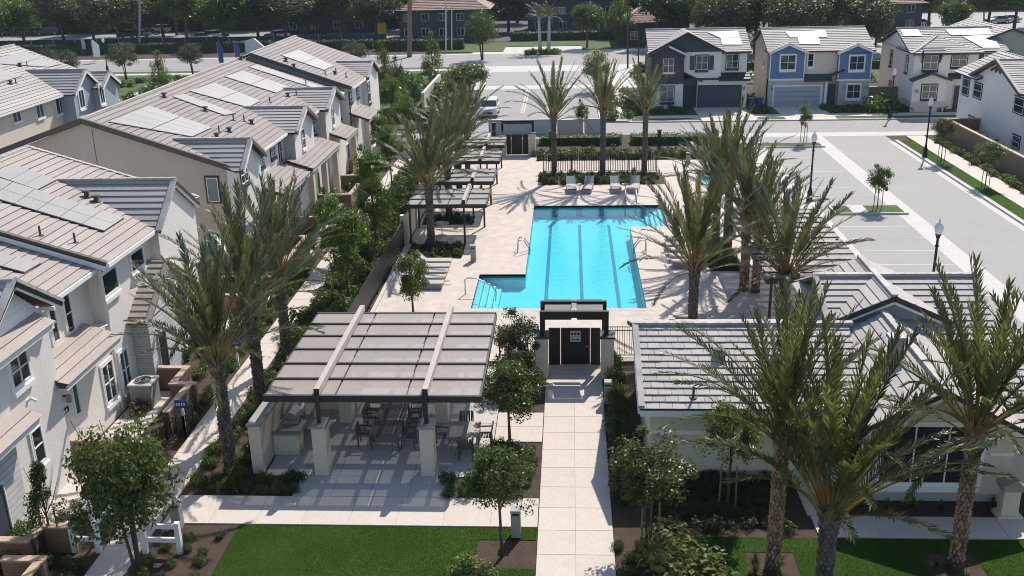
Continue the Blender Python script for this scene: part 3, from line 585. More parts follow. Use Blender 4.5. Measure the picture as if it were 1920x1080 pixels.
# ============================================================ far-left row
Dh=T('townhouse_row','grey roofed townhouse row with twin dormer gables in painted blue-grey shade at the left edge','house',(-50,80,0))
ZD,ZDR=6.5,9.8
B('wall',m_cream,Dh,-59.5,-43.4,62,91.7,0,6.3); PD=[(-43,61.5,ZD),(-43,92,ZD),(-51.3,92,ZDR),(-51.3,61.5,ZDR)]
roof(Dh,PD,m_tileG,.42); roof(Dh,[(-59.7,61.5,ZD),(-59.7,92,ZD),(-51.3,92,ZDR),(-51.3,61.5,ZDR)],m_tileG,.42,True); caps(Dh,(-51.3,61.5,ZDR+.03),(-51.3,92,ZDR+.03)); tri(Dh,'y',91.4,.3,-51.3,8,6.3,ZDR-.2,m_cream)
for q,nu,nv in (([(-30,118),(40,96),(113,121),(91,126)],5,2),([(-40,152),(0,131),(41,143),(0,155)],3,1)): solar(Dh,PD,q,nu,nv,up=.08)
vents(Dh,PD,[(38,124),(51,124),(20,157),(30,156)])
for yc,zr,xf,hh in ((85.9,8.2,-41.9,2.6),(88.9,7.6,-41.2,1.9)):
    xi=-43-(zr-ZD)/.4
    for s in (-1,1): roof(Dh,[(xf,yc+s*hh,ZD-.05),(-43,yc+s*hh,ZD-.05),(xi,yc,zr),(xf,yc,zr)],m_tileG,.36,s>0); caps(Dh,(xf-.05,yc+s*hh,ZD),(xf-.05,yc,zr+.05),None,.22,.4,'rake_cap'); MB().bar((xf+.02,yc+s*hh,ZD-.12),(xf+.02,yc,zr-.1),.06,.22).build('barge_board',m_trim,Dh)
    caps(Dh,(xi,yc,zr+.03),(xf,yc,zr+.03)); MB().ext([(xf-.3,yc-hh+.2,0),(xf-.3,yc+hh-.2,0),(xf-.3,yc+hh-.2,6.4),(xf-.3,yc,zr-.2),(xf-.3,yc-hh+.2,6.4)],(-1.2,0,0)).build('bay_wall',m_bluegrey,Dh)  # blue-grey here is the bays' shading, painted as wall colour
gutter(Dh,(-42.95,62,ZD-.08),(-42.95,83.3,ZD-.08)); B('belt_course',m_trim,Dh,-43.4,-43.3,62,83.4,3.35,3.6)
for p0,p1 in (((64,190),(83,218)),((101,180),(121,210)),((20,203),(40,226))): wx(Dh,-43.4,p0,p1,cols=2)
wx(Dh,-42.2,(145,170),(160,200),cols=2,trim=m_trim); wx(Dh,-41.5,(184,160),(197,192),cols=2,trim=m_trim)
# ============================================================ clubhouse
K=T('clubhouse','single-storey cream clubhouse with grey tile roofs behind the front right palms','building',(8,35,0))
B('wall',m_cream,K,2.8,10,32.05,39.4,0,2.85); B('wall_band',m_trim,K,2.78,9.6,31.98,32.049,1.74,1.9); B('wall_foot',m_grey,K,2.78,9.8,32.01,32.048,0,.3)
PK=[(2.4,31.5,2.98),(10.4,31.5,2.98),(10.4,35.65,4.45),(2.4,35.65,4.45)]
roof(K,PK,m_tileG,.345,tile=.45); roof(K,[(2.4,39.8,2.98),(10.4,39.8,2.98),(10.4,35.65,4.45),(2.4,35.65,4.45)],m_tileG,.345,True)
caps(K,(2.4,35.65,4.5),(10.6,35.65,4.5),None,.24,.45); caps(K,(2.45,31.5,3.03),(2.45,35.65,4.5),None,.22,.34,'rake_cap'); MB().bar((2.36,31.5,2.86),(2.36,35.65,4.33),.06,.2).build('barge_board',m_trim,K)
tri(K,'x',2.8,.1,35.65,3.6,2.8,4.25,m_cream); B('fascia',m_trim,K,2.4,9.6,31.43,31.49,2.72,2.93); B('soffit',m_trim,K,2.45,9.6,31.49,32.05,2.70,2.73)
vents(K,PK,[(1347,668),(1300,745)])
P,n,u,v=frame(PK); a=onplane((1348,668),P[0]+n*.05,n); MB().box(a[0]-.2,a[0]+.2,a[1]-.14,a[1]+.14,a[2]-.1,a[2]+.26).build('roof_vent',m_greym,K)
# gabled wing with the big window
B('wall',m_cream,K,9.6,14.8,30.6,37,0,2.7); tri(K,'y',30.6,.3,12.2,2.6,2.7,4.05,m_cream); B('wall',m_cream,K,14.8,19,31.6,37,0,2.7); B('wall_band',m_trim,K,14.05,14.82,30.55,30.599,1.75,1.87); B('wall_foot',m_grey,K,9.62,14.78,30.56,30.598,0,.28)
for s in (-1,1): roof(K,[(12.2+s*2.95,30.1,2.72),(12.2+s*2.95,37.2,2.72),(12.2,37.2,4.32),(12.2,30.1,4.32)],m_tileG,.345); MB().bar((12.2+s*2.95,30.08,2.7),(12.2,30.08,4.3),.06,.16).build('barge_board',m_trimd,K); MB().bar((12.2+s*2.85,30.1,2.58),(12.2,30.1,4.15),.05,.13).build('barge_trim',m_trim,K)
caps(K,(12.2,30.1,4.36),(12.2,37.2,4.36),None,.24,.45); roof(K,[(14.9,31.2,2.8),(19.2,31.2,2.8),(19.2,35,4.2),(14.9,35,4.2)],m_tileG,.345,True)
w_=win(K,'y',30.6,10.42,13.75,.68,2.88,cols=3,fr=m_trim,trim=m_trim,glass=m_blind,sill=True,tw=.12)
for k in range(3):
    mb=MB(); x0=10.42+k*1.11
    for z in np.arange(.78,2.8,.085): mb.bar((x0+.06,30.56,z),(x0+1.05,30.56,z),.03,.05)
    mb.build('louvre',m_blind,w_)
MB().box(11.35,11.75,33.4,33.8,3.5,4.75).box(11.28,11.82,33.33,33.87,4.75,4.88).build('chimney',m_greym,K)
# cross-gabled rear block
B('wall',m_cream,K,10.5,16.2,37.2,43,0,3.3)
for s in (-1,1): roof(K,[(10.1,40+s*3.4,3.45),(16.6,40+s*3.4,3.45),(16.6,40,4.9),(10.1,40,4.9)],m_tileG,.36); roof(K,[(12.62+s*2.75,37.35,3.7),(12.62+s*2.75,42.4,3.7),(12.62,42.4,4.93),(12.62,37.35,4.93)],m_tileG,.36); MB().bar((12.62+s*2.75,37.33,3.66),(12.62,37.33,4.88),.06,.2).build('barge_board',m_trimd,K); MB().bar((12.62+s*2.6,37.36,3.55),(12.62,37.36,4.7),.05,.1).build('barge_trim',m_trim,K)
caps(K,(10.1,40,4.94),(16.6,40,4.94),None,.24,.45); caps(K,(12.62,37.35,4.97),(12.62,42.4,4.97),None,.24,.45); caps(K,(10.15,36.6,3.5),(10.15,40,4.95),None,.22,.36,'rake_cap')
tri(K,'y',37.6,.2,12.62,2.5,3.6,4.75,m_bluegrey,base=2.6)
# ============================================================ houses across the street
def garage(b,x0,x1,Y,z1,mt,frm):
    o=B('garage_door',mt,b,x0,x1,Y-.03,Y+.02,.05,z1)
    for k in range(1,4): B('door_joint',m_trimd,o,x0+.03,x1-.03,Y-.034,Y-.03,.05+(z1-.05)*k/4-.012,.05+(z1-.05)*k/4+.012)
    mb=MB().box(x0-.14,x0,Y-.05,Y+.02,.05,z1+.14).box(x1,x1+.14,Y-.05,Y+.02,.05,z1+.14).box(x0,x1,Y-.05,Y+.02,z1,z1+.14); mb.build('garage_frame',frm,b)
H1=T('house','white and charcoal two-storey house with black garage door','house',(14,113,0))
B('wall',m_white,H1,8.75,12.2,110,119.5,0,2.75); B('siding_wall',m_char,H1,8.73,12.22,109.96,119.4,2.75,6.1); B('wall',m_white,H1,12.22,16.2,110.3,119.5,3.1,6.15); B('wall',m_white,H1,16.2,19.05,111,119.5,0,6.05); B('wall',m_white,H1,13.75,19.1,110.4,111,0,3.15); B('siding_wall',m_char,H1,12.22,13.75,110.9,112,0,3.1)
tri(H1,'y',110.25,.3,12.5,3.95,6.1,8.0,m_char); tri(H1,'y',109.94,.3,10.5,1.8,5.9,6.75,m_char,base=5.5)
for s in (-1,1):
    roof(H1,[(12.5+s*4.15,109.8,6.0),(12.5+s*4.15,115,6.0),(12.5,115,8.12),(12.5,109.8,8.12)],m_tileG,.4,True); roof(H1,[(10.5+s*2.05,109.5,5.85),(10.5+s*2.05,112,5.85),(10.5,112,6.85),(10.5,109.5,6.85)],m_tileG,.4,True)
    MB().bar((12.5+s*4.15,109.78,5.97),(12.5,109.78,8.08),.06,.2).build('barge_board',m_trimd,H1); MB().bar((10.5+s*2.05,109.48,5.82),(10.5,109.48,6.8),.06,.16).build('barge_board',m_trim if s>0 else m_trimd,H1)
    caps(H1,(12.5+s*4.1,109.9,6.03),(12.5,109.9,8.16),None,.25,.5,'rake_cap')
PH1=[(8.4,110.5,6.03),(19.4,110.5,6.03),(19.4,115.3,8.0),(8.4,115.3,8.0)]
roof(H1,PH1,m_tileG,.4,True); roof(H1,[(8.4,120.1,6.03),(19.4,120.1,6.03),(19.4,115.3,8.0),(8.4,115.3,8.0)],m_tileG,.4,True); caps(H1,(8.4,115.3,8.04),(19.4,115.3,8.04)); B('fascia',m_trimd,H1,16.2,19.4,110.44,110.5,5.85,6.05)
z_=lambda x,y:(1180+x/6,30+y/6)
solar(H1,PH1,[z_(880,185),z_(1220,168),z_(1245,245),z_(1025,250)],4,1,up=.08); solar(H1,PH1,[z_(1025,252),z_(1247,247),z_(1275,325),z_(1040,325)],3,1,up=.08)
shed(H1,'y',109.9,111,16.0,19.35,3.2,3.75,m_trimd,.5,m_trimd); B('belt_course',m_trimd,H1,12.3,16.1,110.2,110.29,3.1,3.32); roof(H1,[(12.2,110.25,4.0),(14.3,110.25,3.0),(14.3,111,3.0),(12.2,111,4.0)],m_trimd,.5); MB().ext([(12.25,110.3,2.6),(13.75,110.3,2.6),(13.75,110.3,3.2),(12.25,110.3,3.85)],(0,.1,0)).build('porch_gable',m_char,H1)
garage(H1,13.95,18.4,110.4,2.4,m_navy,m_trimd); B('door',m_trimd,H1,12.4,13.4,110.85,110.9,.05,2.3)
win(H1,'y',109.96,9.96,11.14,4.01,5.48,rows=2); win(H1,'y',110,9.8,11.2,.85,2.5,trim=m_trimd,glass=m_glass2); win(H1,'y',110.3,13.5,14.78,4.19,5.7,rows=2,trim=m_trimd); win(H1,'y',111,16.85,18.1,4.25,5.75,rows=2,trim=m_trimd)
for x in (12.85,14.9): B('shutter',m_navy,H1,x,x+.5,110.24,110.29,4.2,5.7)
wall_lamp(H1,(18.75,110.38,2.3),(0,-1,0))
H2=T('house','blue-gabled two-storey house with grey garage door','house',(26.7,114,0))
B('wall',m_tan,H2,21.45,32.1,111.2,120,0,5.9); B('siding_wall',m_blue,H2,21.4,25.1,110.5,112,3.1,5.85); B('siding_wall',m_blue,H2,28.65,32.15,110.5,112,2.95,5.75); B('wall',m_grey,H2,21.45,27.3,110.55,112,0,3.0); B('wall',m_grey,H2,28.9,32.1,110.55,112,0,2.85); B('wall',m_cream,H2,25.12,28.62,111.0,112,3.0,5.8)
B('belt_course',m_trim,H2,21.35,27.4,110.42,110.5,2.9,3.1); B('belt_course',m_trim,H2,28.6,32.2,110.42,110.5,2.78,2.95)
for xc,zr,hf,ze in ((23.25,6.75,2.05,5.85),(30.4,6.6,2.0,5.7)):
    tri(H2,'y',110.5,.3,xc,hf-.2,ze,zr-.12,m_blue)
    for s in (-1,1): roof(H2,[(xc+s*hf,110.05,ze),(xc+s*hf,113,ze),(xc,113,zr),(xc,110.05,zr)],m_tileG,.4,True); MB().bar((xc+s*hf,110.03,ze-.03),(xc,110.03,zr-.04),.06,.18).build('barge_board',m_trim,H2); caps(H2,(xc+s*hf,110.15,ze+.04),(xc,110.15,zr+.04),None,.25,.5,'rake_cap')
for x in (21.4,25.02,28.65,32.05): B('corner_board',m_trim,H2,x,x+.1,110.46,110.5,3.1,5.8)
PH2=[(21.1,110.6,5.95),(32.5,110.6,5.95),(32.5,115.7,7.9),(21.1,115.7,7.9)]
roof(H2,PH2,m_tileG,.4,True); roof(H2,[(21.1,120.8,5.95),(32.5,120.8,5.95),(32.5,115.7,7.9),(21.1,115.7,7.9)],m_tileG,.4,True); caps(H2,(21.1,115.7,7.94),(32.5,115.7,7.94)); tri(H2,'x',21.45,.2,115.7,4.8,5.9,7.75,m_tan)
z_=lambda x,y:(1280+x/3,y/3)
solar(H2,PH2,[z_(575,180),z_(800,172),z_(815,208),z_(605,212)],4,1,up=.08); solar(H2,PH2,[z_(645,212),z_(765,210),z_(775,248),z_(655,248)],2,1,up=.08)
shed(H2,'y',110.1,111,25.1,28.0,3.0,3.5,m_navy,.5,m_trimd); roof(H2,[(27.2,110.3,3.05),(29.3,110.3,4.0),(29.3,111,4.0),(27.2,111,3.05)],m_navy,.5); garage(H2,22.05,27.0,110.55,2.25,m_bluegrey,m_trim); B('door',m_navy,H2,27.95,28.75,111.1,111.2,.05,2.4); B('porch_post',m_trim,H2,27.4,27.65,110.4,110.65,0,2.75)
for x0,x1,a,b,Y in ((22.5,24.1,4.05,5.6,110.5),(29.8,31.35,3.92,5.4,110.5),(29.8,31.2,.9,2.4,110.55),(25.5,26.1,4.25,5.65,111.0)): win(H2,'y',Y,x0,x1,a,b,rows=2,trim=m_trim,cols=2 if x1-x0>1 else 1)
win(H2,'x',21.45,113.5,114.4,4,5.4,cols=1,sg=-1); wall_lamp(H2,(21.75,110.53,2.2),(0,-1,0)); wall_lamp(H2,(29.4,110.53,2.2),(0,-1,0)); wall_lamp(H2,(31.7,110.53,2.2),(0,-1,0))
H3=T('house','white house with dark gabled porch roof and stone base','house',(40,110,0))
B('wall',m_white,H3,35.25,38.8,106.5,118,0,6.05); B('wall',m_white,H3,38.8,44.5,107.6,118,0,6.05); B('wall',m_white,H3,35.2,38.5,106.0,106.5,0,3.35); tri(H3,'y',106.0,.4,36.9,1.65,3.35,4.0,m_white); B('stone_base',m_lite,H3,35.15,38.55,105.95,106.4,0,1.2); B('stone_base',m_lite,H3,35.18,35.26,106.4,109,0,1.2)
for s in (-1,1): roof(H3,[(36.95+s*2,105.6,3.4),(36.95+s*2,106.6,3.4),(36.95,106.6,4.15),(36.95,105.6,4.15)],m_navy,.5); MB().bar((36.95+s*2,105.58,3.36),(36.95,105.58,4.1),.06,.18).build('barge_board',m_trimd,H3)
PH3=[(34.9,107.2,6.05),(44.9,107.2,6.05),(44.9,112.4,7.95),(34.9,112.4,7.95)]
roof(H3,PH3,m_tileG,.4,True); roof(H3,[(34.9,118.4,6.0),(44.9,118.4,6.0),(44.9,112.4,7.95),(34.9,112.4,7.95)],m_tileG,.4,True); caps(H3,(34.9,112.4,8),(44.9,112.4,8)); tri(H3,'x',35.25,.2,112.4,5.3,6.0,7.8,m_white)
roof(H3,[(34.95,106.1,6.05),(42.0,106.1,6.05),(38.4,109.7,7.4)],m_tileG,.4,True); roof(H3,[(34.95,106.1,6.05),(38.4,109.7,7.4),(38.4,112,7.4),(34.95,112,6.05)],m_tileG,.4,True); roof(H3,[(42,106.1,6.05),(38.4,109.7,7.4),(38.4,112,7.4),(42,112,6.05)],m_tileG,.4,True); caps(H3,(34.95,106.1,6.1),(38.4,109.7,7.45)); B('fascia',m_trimd,H3,35,42,106.04,106.1,5.88,6.04)
solar(H3,PH3,[z_(1475,168),z_(1720,160),z_(1740,195),z_(1510,200)],5,1,up=.08); solar(H3,PH3,[z_(1570,205),z_(1745,197),z_(1785,270),z_(1690,270)],4,2,up=.08); solar(H3,PH3,[z_(1225,168),z_(1320,165),z_(1350,203),z_(1240,205)],2,1,up=.08)
roof(H3,[(35.9,105.8,6.1),(38.1,105.8,6.1),(38.1,106.5,6.6),(35.9,106.5,6.6)],m_tileG,.4,True)
for s in (35.95,37.75): MB().ext([(s,105.85,6.05),(s,106.5,6.05),(s,106.5,5.0)],(.12,0,0)).build('hood_bracket',m_fascia,H3)
win(H3,'y',106.5,36.15,37.6,4.35,5.8,rows=2,trim=m_trimd); win(H3,'y',106.0,36.15,37.65,1.5,2.9,rows=2,trim=m_trimd); win(H3,'y',107.6,39.4,40.9,4.5,5.9,rows=2,trim=m_trimd); win(H3,'y',107.6,42.6,43.8,4.6,5.7,trim=m_trimd); garage(H3,40.0,43.5,107.6,2.5,m_char,m_grey)
for x in (42.1,43.85): B('shutter',m_trimd,H3,x,x+.45,107.54,107.59,4.6,5.7)
for y,za,zb in ((108.4,3.9,5.5),(113.8,3.9,5.4),(113.2,.8,2.2)): win(H3,'x',35.25,y,y+.8,za,zb,cols=1,rows=2,sg=-1,trim=m_trimd)
wall_lamp(H3,(35.6,105.98,2.4),(0,-1,0)); shed(H3,'y',106.9,107.6,38.85,40.6,3.5,3.8,m_navy,.5,m_trimd)
H4=T('house','large white side wall house behind the brown garden wall at the right edge','house',(43,91,0))
B('wall',m_white,H4,37,50,84.5,98.2,0,5.3); tri(H4,'x',37,.3,89.9,5.3,5.3,7.15,m_white)
for s in (-1,1): roof(H4,[(36.6,89.9+s*5.6,5.25),(52,89.9+s*5.6,5.25),(52,89.9,7.3),(36.6,89.9,7.3)],m_tileG,.4,s>0); MB().bar((36.57,89.9+s*5.6,5.2),(36.57,89.9,7.25),.06,.22).build('barge_board',m_fascia,H4); caps(H4,(36.68,89.9+s*5.5,5.32),(36.68,89.9,7.36),None,.25,.45,'rake_cap')
roof(H4,[(36.45,93.0,5.25),(36.45,98.6,5.25),(40.5,98.6,7.1),(40.5,93.0,7.1)],m_tileG,.4); caps(H4,(36.6,89.9,7.34),(52,89.9,7.34)); MB().ext([(36.96,88.2,6.35),(36.96,91.6,6.35),(36.96,89.9,7.0)],(.05,0,0)).build('gable_vent',m_fascia,H4)
for y in (88.6,89.5,90.4,91.3): B('corbel',m_fascia,H4,36.9,37,y-.1,y+.1,6.2,6.35)
for p0,p1 in (((1807,145),(1815,180)),((1828,154),(1839,186)),((1904,180),(1918,216)),((1817,217),(1825,243)),((1900,252),(1910,280))):
    a=PX(*p0,37); c=PX(*p1,37); win(H4,'x',37,min(a[1],c[1]),max(a[1],c[1]),max(c[2],.4),a[2],cols=1,rows=2,sg=-1,trim=m_trimd,sill=False)
H5=T('house','sage green gable end house peeking in at the top right edge','house',(52,112,0))
a=PY(1897,53,110); B('wall',m_greenw,H5,a[0]-4.6,a[0]+6,110,122,0,a[2]-1.9); tri(H5,'y',110,.3,a[0],4.6,a[2]-1.9,a[2]-.15,m_greenw)
for s in (-1,1): roof(H5,[(a[0]+s*5,109.6,a[2]-1.9),(a[0]+s*5,122,a[2]-1.9),(a[0],122,a[2]),(a[0],109.6,a[2])],m_tileG,.4,True); MB().bar((a[0]+s*5,109.58,a[2]-1.95),(a[0],109.58,a[2]-.05),.06,.2).build('barge_board',m_trimd,H5)
win(H5,'y',110,a[0]-.7,a[0]+.3,a[2]-3.6,a[2]-2.3,cols=1,trim=m_trimd)
# ============================================================ far buildings
def hip(name,label,x0,x1,y0,y1,ze,zr,wm,rm,nw=4,ov=.7):
    h=T(name,label,'building',((x0+x1)/2,(y0+y1)/2,0)); B('wall',wm,h,x0,x1,y0,y1,0,ze); a,b,c,d=x0-ov,x1+ov,y0-ov,y1+ov; hw=(d-c)/2; yc=(c+d)/2
    r0,r1=(a+hw*.9,yc,zr),(b-hw*.9,yc,zr)
    for poly in ([(a,c,ze),(b,c,ze),r1,r0],[(b,c,ze),(b,d,ze),r1],[(b,d,ze),(a,d,ze),r0,r1],[(a,d,ze),(a,c,ze),r0]): roof(h,poly,rm,.6,True,th=.09)
    caps(h,r0,r1,rm,.3,.8)
    for p,r in (((a,c,ze),r0),((b,c,ze),r1)): caps(h,p,r,rm,.3,.8)
    for i in range(nw):
        x=x0+(x1-x0)*(i+.5)/nw
        for z in ((1,2.4),(3.7,5)) if ze>5 else ((1,2.4),): win(h,'y',y0,x-.7,x+.7,*z,cols=2,sill=False)
    return h
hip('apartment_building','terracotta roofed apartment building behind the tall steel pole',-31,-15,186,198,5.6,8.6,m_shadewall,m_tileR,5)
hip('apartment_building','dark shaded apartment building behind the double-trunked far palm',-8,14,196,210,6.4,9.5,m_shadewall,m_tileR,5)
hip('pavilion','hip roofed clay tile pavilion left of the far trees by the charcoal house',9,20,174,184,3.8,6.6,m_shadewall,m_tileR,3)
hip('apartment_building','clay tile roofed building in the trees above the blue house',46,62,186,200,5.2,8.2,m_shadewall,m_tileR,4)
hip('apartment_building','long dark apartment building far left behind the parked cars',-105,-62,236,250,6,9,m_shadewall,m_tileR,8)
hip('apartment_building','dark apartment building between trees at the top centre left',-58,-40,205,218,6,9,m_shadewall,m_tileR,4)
# ============================================================ vegetation
def unit(rng,n): d=rng.normal(size=(n,3)); return d/np.linalg.norm(d,axis=1)[:,None]
def leaf_quads(C,D,rng,size,asp=.5,rand=.9):
    "C centres, D outward directions -> diamond leaves"
    n=len(C); N=D+rand*unit(rng,n); N/=np.linalg.norm(N,axis=1)[:,None]
    t=np.cross(N,unit(rng,n)); t/=np.linalg.norm(t,axis=1)[:,None]; b=np.cross(N,t); s=size*rng.uniform(.6,1.3,n)[:,None]
    V=np.stack([C-t*s*.5,C+b*s*asp*.5+N*s*.06,C+t*s*.5-N*s*.08,C-b*s*asp*.5+N*s*.06],1)
    return V.reshape(-1,3),np.arange(4*n).reshape(-1,4)
def crown_geo(seed,shape,ncl,nl,leaf,cr=.34,asp=.55):
    rng=np.random.default_rng(seed); d=unit(rng,ncl); r=rng.uniform(.25,1,ncl)**.45; c=d*r[:,None]*(1-cr*.75)
    if shape=='cone': z=rng.uniform(-1,.95,ncl); k=(1-z)*.5*.9+.1; a=rng.uniform(0,6.283,ncl); q=np.sqrt(rng.uniform(.15,1,ncl))*k*.85; c=np.c_[q*np.cos(a),q*np.sin(a),z]
    if shape=='broad': c[:,2]=c[:,2]*.75+.12; c[:,2]+=rng.normal(0,.08,ncl)
    if shape=='loose': c*=rng.uniform(.6,1.22,(ncl,1))
    rc=cr*rng.uniform(.55,1.25,ncl)
    if shape=='cone': rc*=(.45+.75*(1-c[:,2])*.5)
    k=rng.integers(0,ncl,nl); dd=unit(rng,nl); dd[:,2]*=.8; rr=rng.uniform(0,1,nl)**.45
    C=c[k]+dd*(rc[k]*rr)[:,None]
    return leaf_quads(C,dd+np.array((0,0,.35)),rng,leaf,asp)+(c,)
CG={}
def crown_mesh(kind,mt):
    key=(kind,mt.name)
    if key not in CG:
        V,F,c=crown_geo(*KINDS[kind]); o=npmesh('crown',V,F,mt); CG[key]=(o.data,c); COL.objects.unlink(o); bpy.data.objects.remove(o)
    return CG[key]
KINDS={'n1':(11,'loose',52,8500,.075,.3),'n2':(12,'loose',44,7000,.075,.28),'n3':(13,'loose',56,8500,.068,.27),'n4':(14,'loose',36,6000,.085,.3),
 'col':(15,'cone',30,3200,.1,.4),'cone':(16,'cone',44,4200,.085,.42),'f1':(21,'broad',50,7500,.085,.34),'f2':(22,'broad',44,7000,.09,.38),'f3':(23,'round',44,6000,.075,.32),'f4':(24,'broad',60,8000,.08,.32)}
TM={}
def trunk_geo(kind,seed,r,forks):
    rng=random.Random(seed); mb=MB(); lean=(rng.uniform(-.04,.04),rng.uniform(-.04,.04))
    mb.tube([(0,0,-.03),(lean[0]*.3,lean[1]*.3,.25),(lean[0]*.6,lean[1]*.6,.5),(lean[0],lean[1],.75)],[r*1.35,r,r*.85,r*.6],7)
    for i in range(forks):
        a=6.283*i/forks+rng.uniform(-.5,.5); z0=rng.uniform(.35,.62); e=rng.uniform(.14,.26); z1=rng.uniform(.72,.95)
        mb.tube([(lean[0]*z0,lean[1]*z0,z0),(math.cos(a)*e*.5,math.sin(a)*e*.5,(z0+z1)/2-.03),(math.cos(a)*e,math.sin(a)*e,z1)],[r*.6,r*.42,r*.18],5)
    return mb
def tree(name,label,loc,h,cr,ch,kind,mt,tr=.07,group=None,stakes=False,forks=6,multi=1):
    "crown half height ch, centred at h-ch"
    rz=random.uniform(0,6.28); t=T(name,label,'tree',loc,group)
    key=(round(tr/h,3),forks,multi,len(TM)%4)
    mb=trunk_geo(kind,len(TM),tr/h,forks)
    if multi>1:
        for k in range(1,multi): a=6.283*k/multi; mb.tube([(math.cos(a)*.02,math.sin(a)*.02,-.02),(math.cos(a)*.06,math.sin(a)*.06,.35),(math.cos(a)*.14,math.sin(a)*.14,.8)],[tr/h,tr/h*.8,tr/h*.4],6)
    v=mb.v; mb.v=[(x*h*.85+loc[0],y*h*.85+loc[1],z*h+loc[2]) for x,y,z in v]; mb.build('trunk',m_bark,t,smooth=True); TM[len(TM)]=1
    me,_=crown_mesh(kind,mt); c=bpy.data.objects.new('crown',me); c.location=(0,0,h-ch); c.scale=(cr,cr,ch); c.rotation_euler=(0,0,rz); link(c,t)
    if stakes:
        for s in (-1,1): MB().tube([(loc[0]+s*.28,loc[1],loc[2]-.02),(loc[0]+s*.26,loc[1],loc[2]+min(1.7,h*.5))],.03,6).build('stake',m_wood,t)
    return t
g3=lambda x,y,z=0.:G(x,y,z)
# near and middle trees
tree('tree','broad leafy tree over the white rail fence, bottom left',g3(262,1078),5.75,1.85,2.5,'n1',m_leafa,.07,multi=3)
tree('tree','small upright dark tree beside the brick porch, bottom left',g3(102,1035),3.3,.72,1.15,'col',m_leafa,.04,stakes=True)
tree('tree','loose grey-green tree left of the pool gate',g3(972,712),3.5,1.25,1.35,'n2',m_leafd,.05)
tree('tree','dense tree between the dining pergola and the walkway',g3(956,825),3.7,1.5,1.45,'n2',m_leafa,.06)
tree('tree','slender-trunked round tree on the lawn mulch square',g3(942,1043),4.35,1.3,1.4,'n3',m_leafa,.055)
tree('tree','wide airy tree right of the walkway in wood-chip mulch',g3(1219,1028),4.2,1.65,1.35,'n2',m_leafa,.05,multi=2,stakes=True)
tree('tree','staked round tree against the clubhouse wall',g3(1363,955),4.55,1.25,1.55,'n3',m_leafa,.05,stakes=True)
tree('tree','bushy tree on the deck beside the black fence',g3(775,587),3.7,1.28,1.6,'n4',m_leafa,.06)
for lab,p,h,r,c,k,mt_ in (('tall bright green tree nearest the front left palms',(655,572),6.2,1.75,2.4,'n4',m_leafb),('bright green tree by the stone yard wall',(628,500),4.9,1.4,1.9,'n2',m_leafb),('bright green slim tree beside the cabana wall',(705,470),5.4,1.4,2.2,'n2',m_leafb),
  ('bright green tree halfway up the side walkway',(700,400),5.2,1.5,2.1,'n4',m_leafb),('slim green tree at the far end of the side walkway',(735,352),5.6,1.3,2.3,'n2',m_leafa),('green tree beyond the last townhouse porch',(715,300),4.6,1.3,1.9,'n4',m_leafb)):
    tree('tree',lab,g3(*p),h,r,c,k,mt_,.06)
tree('tree','small staked tree on the parking island',g3(1645,394),3.4,.95,1.15,'n4',m_leafa,.04,stakes=True)
tree('tree','thin staked sapling at the end of the parking bays',g3(1506,270),4.0,.75,1.3,'n2',m_leafa,.035,stakes=True)
tree('tree','staked round tree on the verge next to the street lamp',g3(1764,304),4.0,1.25,1.15,'n3',m_leafd,.04,stakes=True)
tree('tree','staked airy tree on the verge nearest the right edge',g3(1847,350),3.7,1.35,1.1,'n2',m_leafa,.04,stakes=True)
tree('tree','thin sparse sapling by the low grey wall',g3(1091,250),3.4,.85,1.3,'n2',m_leafa,.035,stakes=True)
tree('tree','bushy green tree behind the middle lone palm',g3(1118,172),5.6,2.0,2.4,'f3',m_leafb,.1)
tree('tree','dark round tree behind the white car',g3(880,182),4.6,3.0,2.0,'f1',m_leafa,.12)
tree('conical_tree','conical pear tree beside the tall steel pole',g3(812,138),6.3,1.75,2.9,'cone',m_leafa,.1)
tree('tree','large round tree behind the long palm row',g3(905,112),8.2,3.0,3.3,'f3',m_leafa,.14,multi=2)
for k,(p,h,r,c) in enumerate((((722,162),6.4,1.6,2.6),((748,185),5.4,1.3,2.2),((665,128),4.2,2.6,1.8),((735,225),5.2,1.5,2.2),((760,250),4.4,1.5,1.8),((778,200),3.6,.9,1.5),((700,215),4.2,1.4,1.7))):
    tree('tree',['slim tree left of the conical pear','slim tree below the conical pear','low round tree above the far white gable','leafy tree beside the far townhouse gable','bright shrubby tree behind the palm row','small columnar tree by the tan wall end','bushy tree right of the far townhouse porch'][k],g3(*p),h,r,c,['cone','cone','f3','n4','n2','cone','n4'][k],[m_leafa,m_leafa,m_leafd,m_leafb,m_leafb,m_leafc,m_leafb][k],.08)
for lab,p,h,r,c,k in (('round-headed street tree right of the white banner',(238,151),5.6,2.6,2.0,'f3'),('conical tree on the left verge',(303,163),5.2,1.8,2.3,'cone'),('round-headed street tree by the blue banners',(363,143),5.0,2.2,1.8,'f3'),('small tree peeking over the far-left roof end',(131,150),4.6,1.9,1.9,'f3'),('low bush tree at the far-left roof ridge',(92,140),4.2,2,1.6,'f3')):
    tree('street_tree' if k!='cone' else 'conical_tree',lab,g3(*p),h,r,c,k,m_leafd if k=='f3' else m_leafa,.1,multi=2 if k=='f3' else 1)
for lab,p,h,r,c in (('rounded tree right of the double-trunked far palm',(1101,90),8.4,3.2,3.5),('leafy tree left of the clay roofed pavilion',(1163,88),8.6,3.0,3.9),('bright tree behind the blue house ridge',(1520,88),9.5,3.2,4.2),('dense tree between the blue and white houses',(1640,98),8.6,2.7,3.9),('tree behind the white house roof',(1785,80),8,3.2,3.6),('yellow-green tree above the charcoal house',(1440,78),9.5,3.6,4)):
    tree('tree',lab,g3(*p),h,r,c,'f1' if r>3 else 'f3',m_leafa,.18)
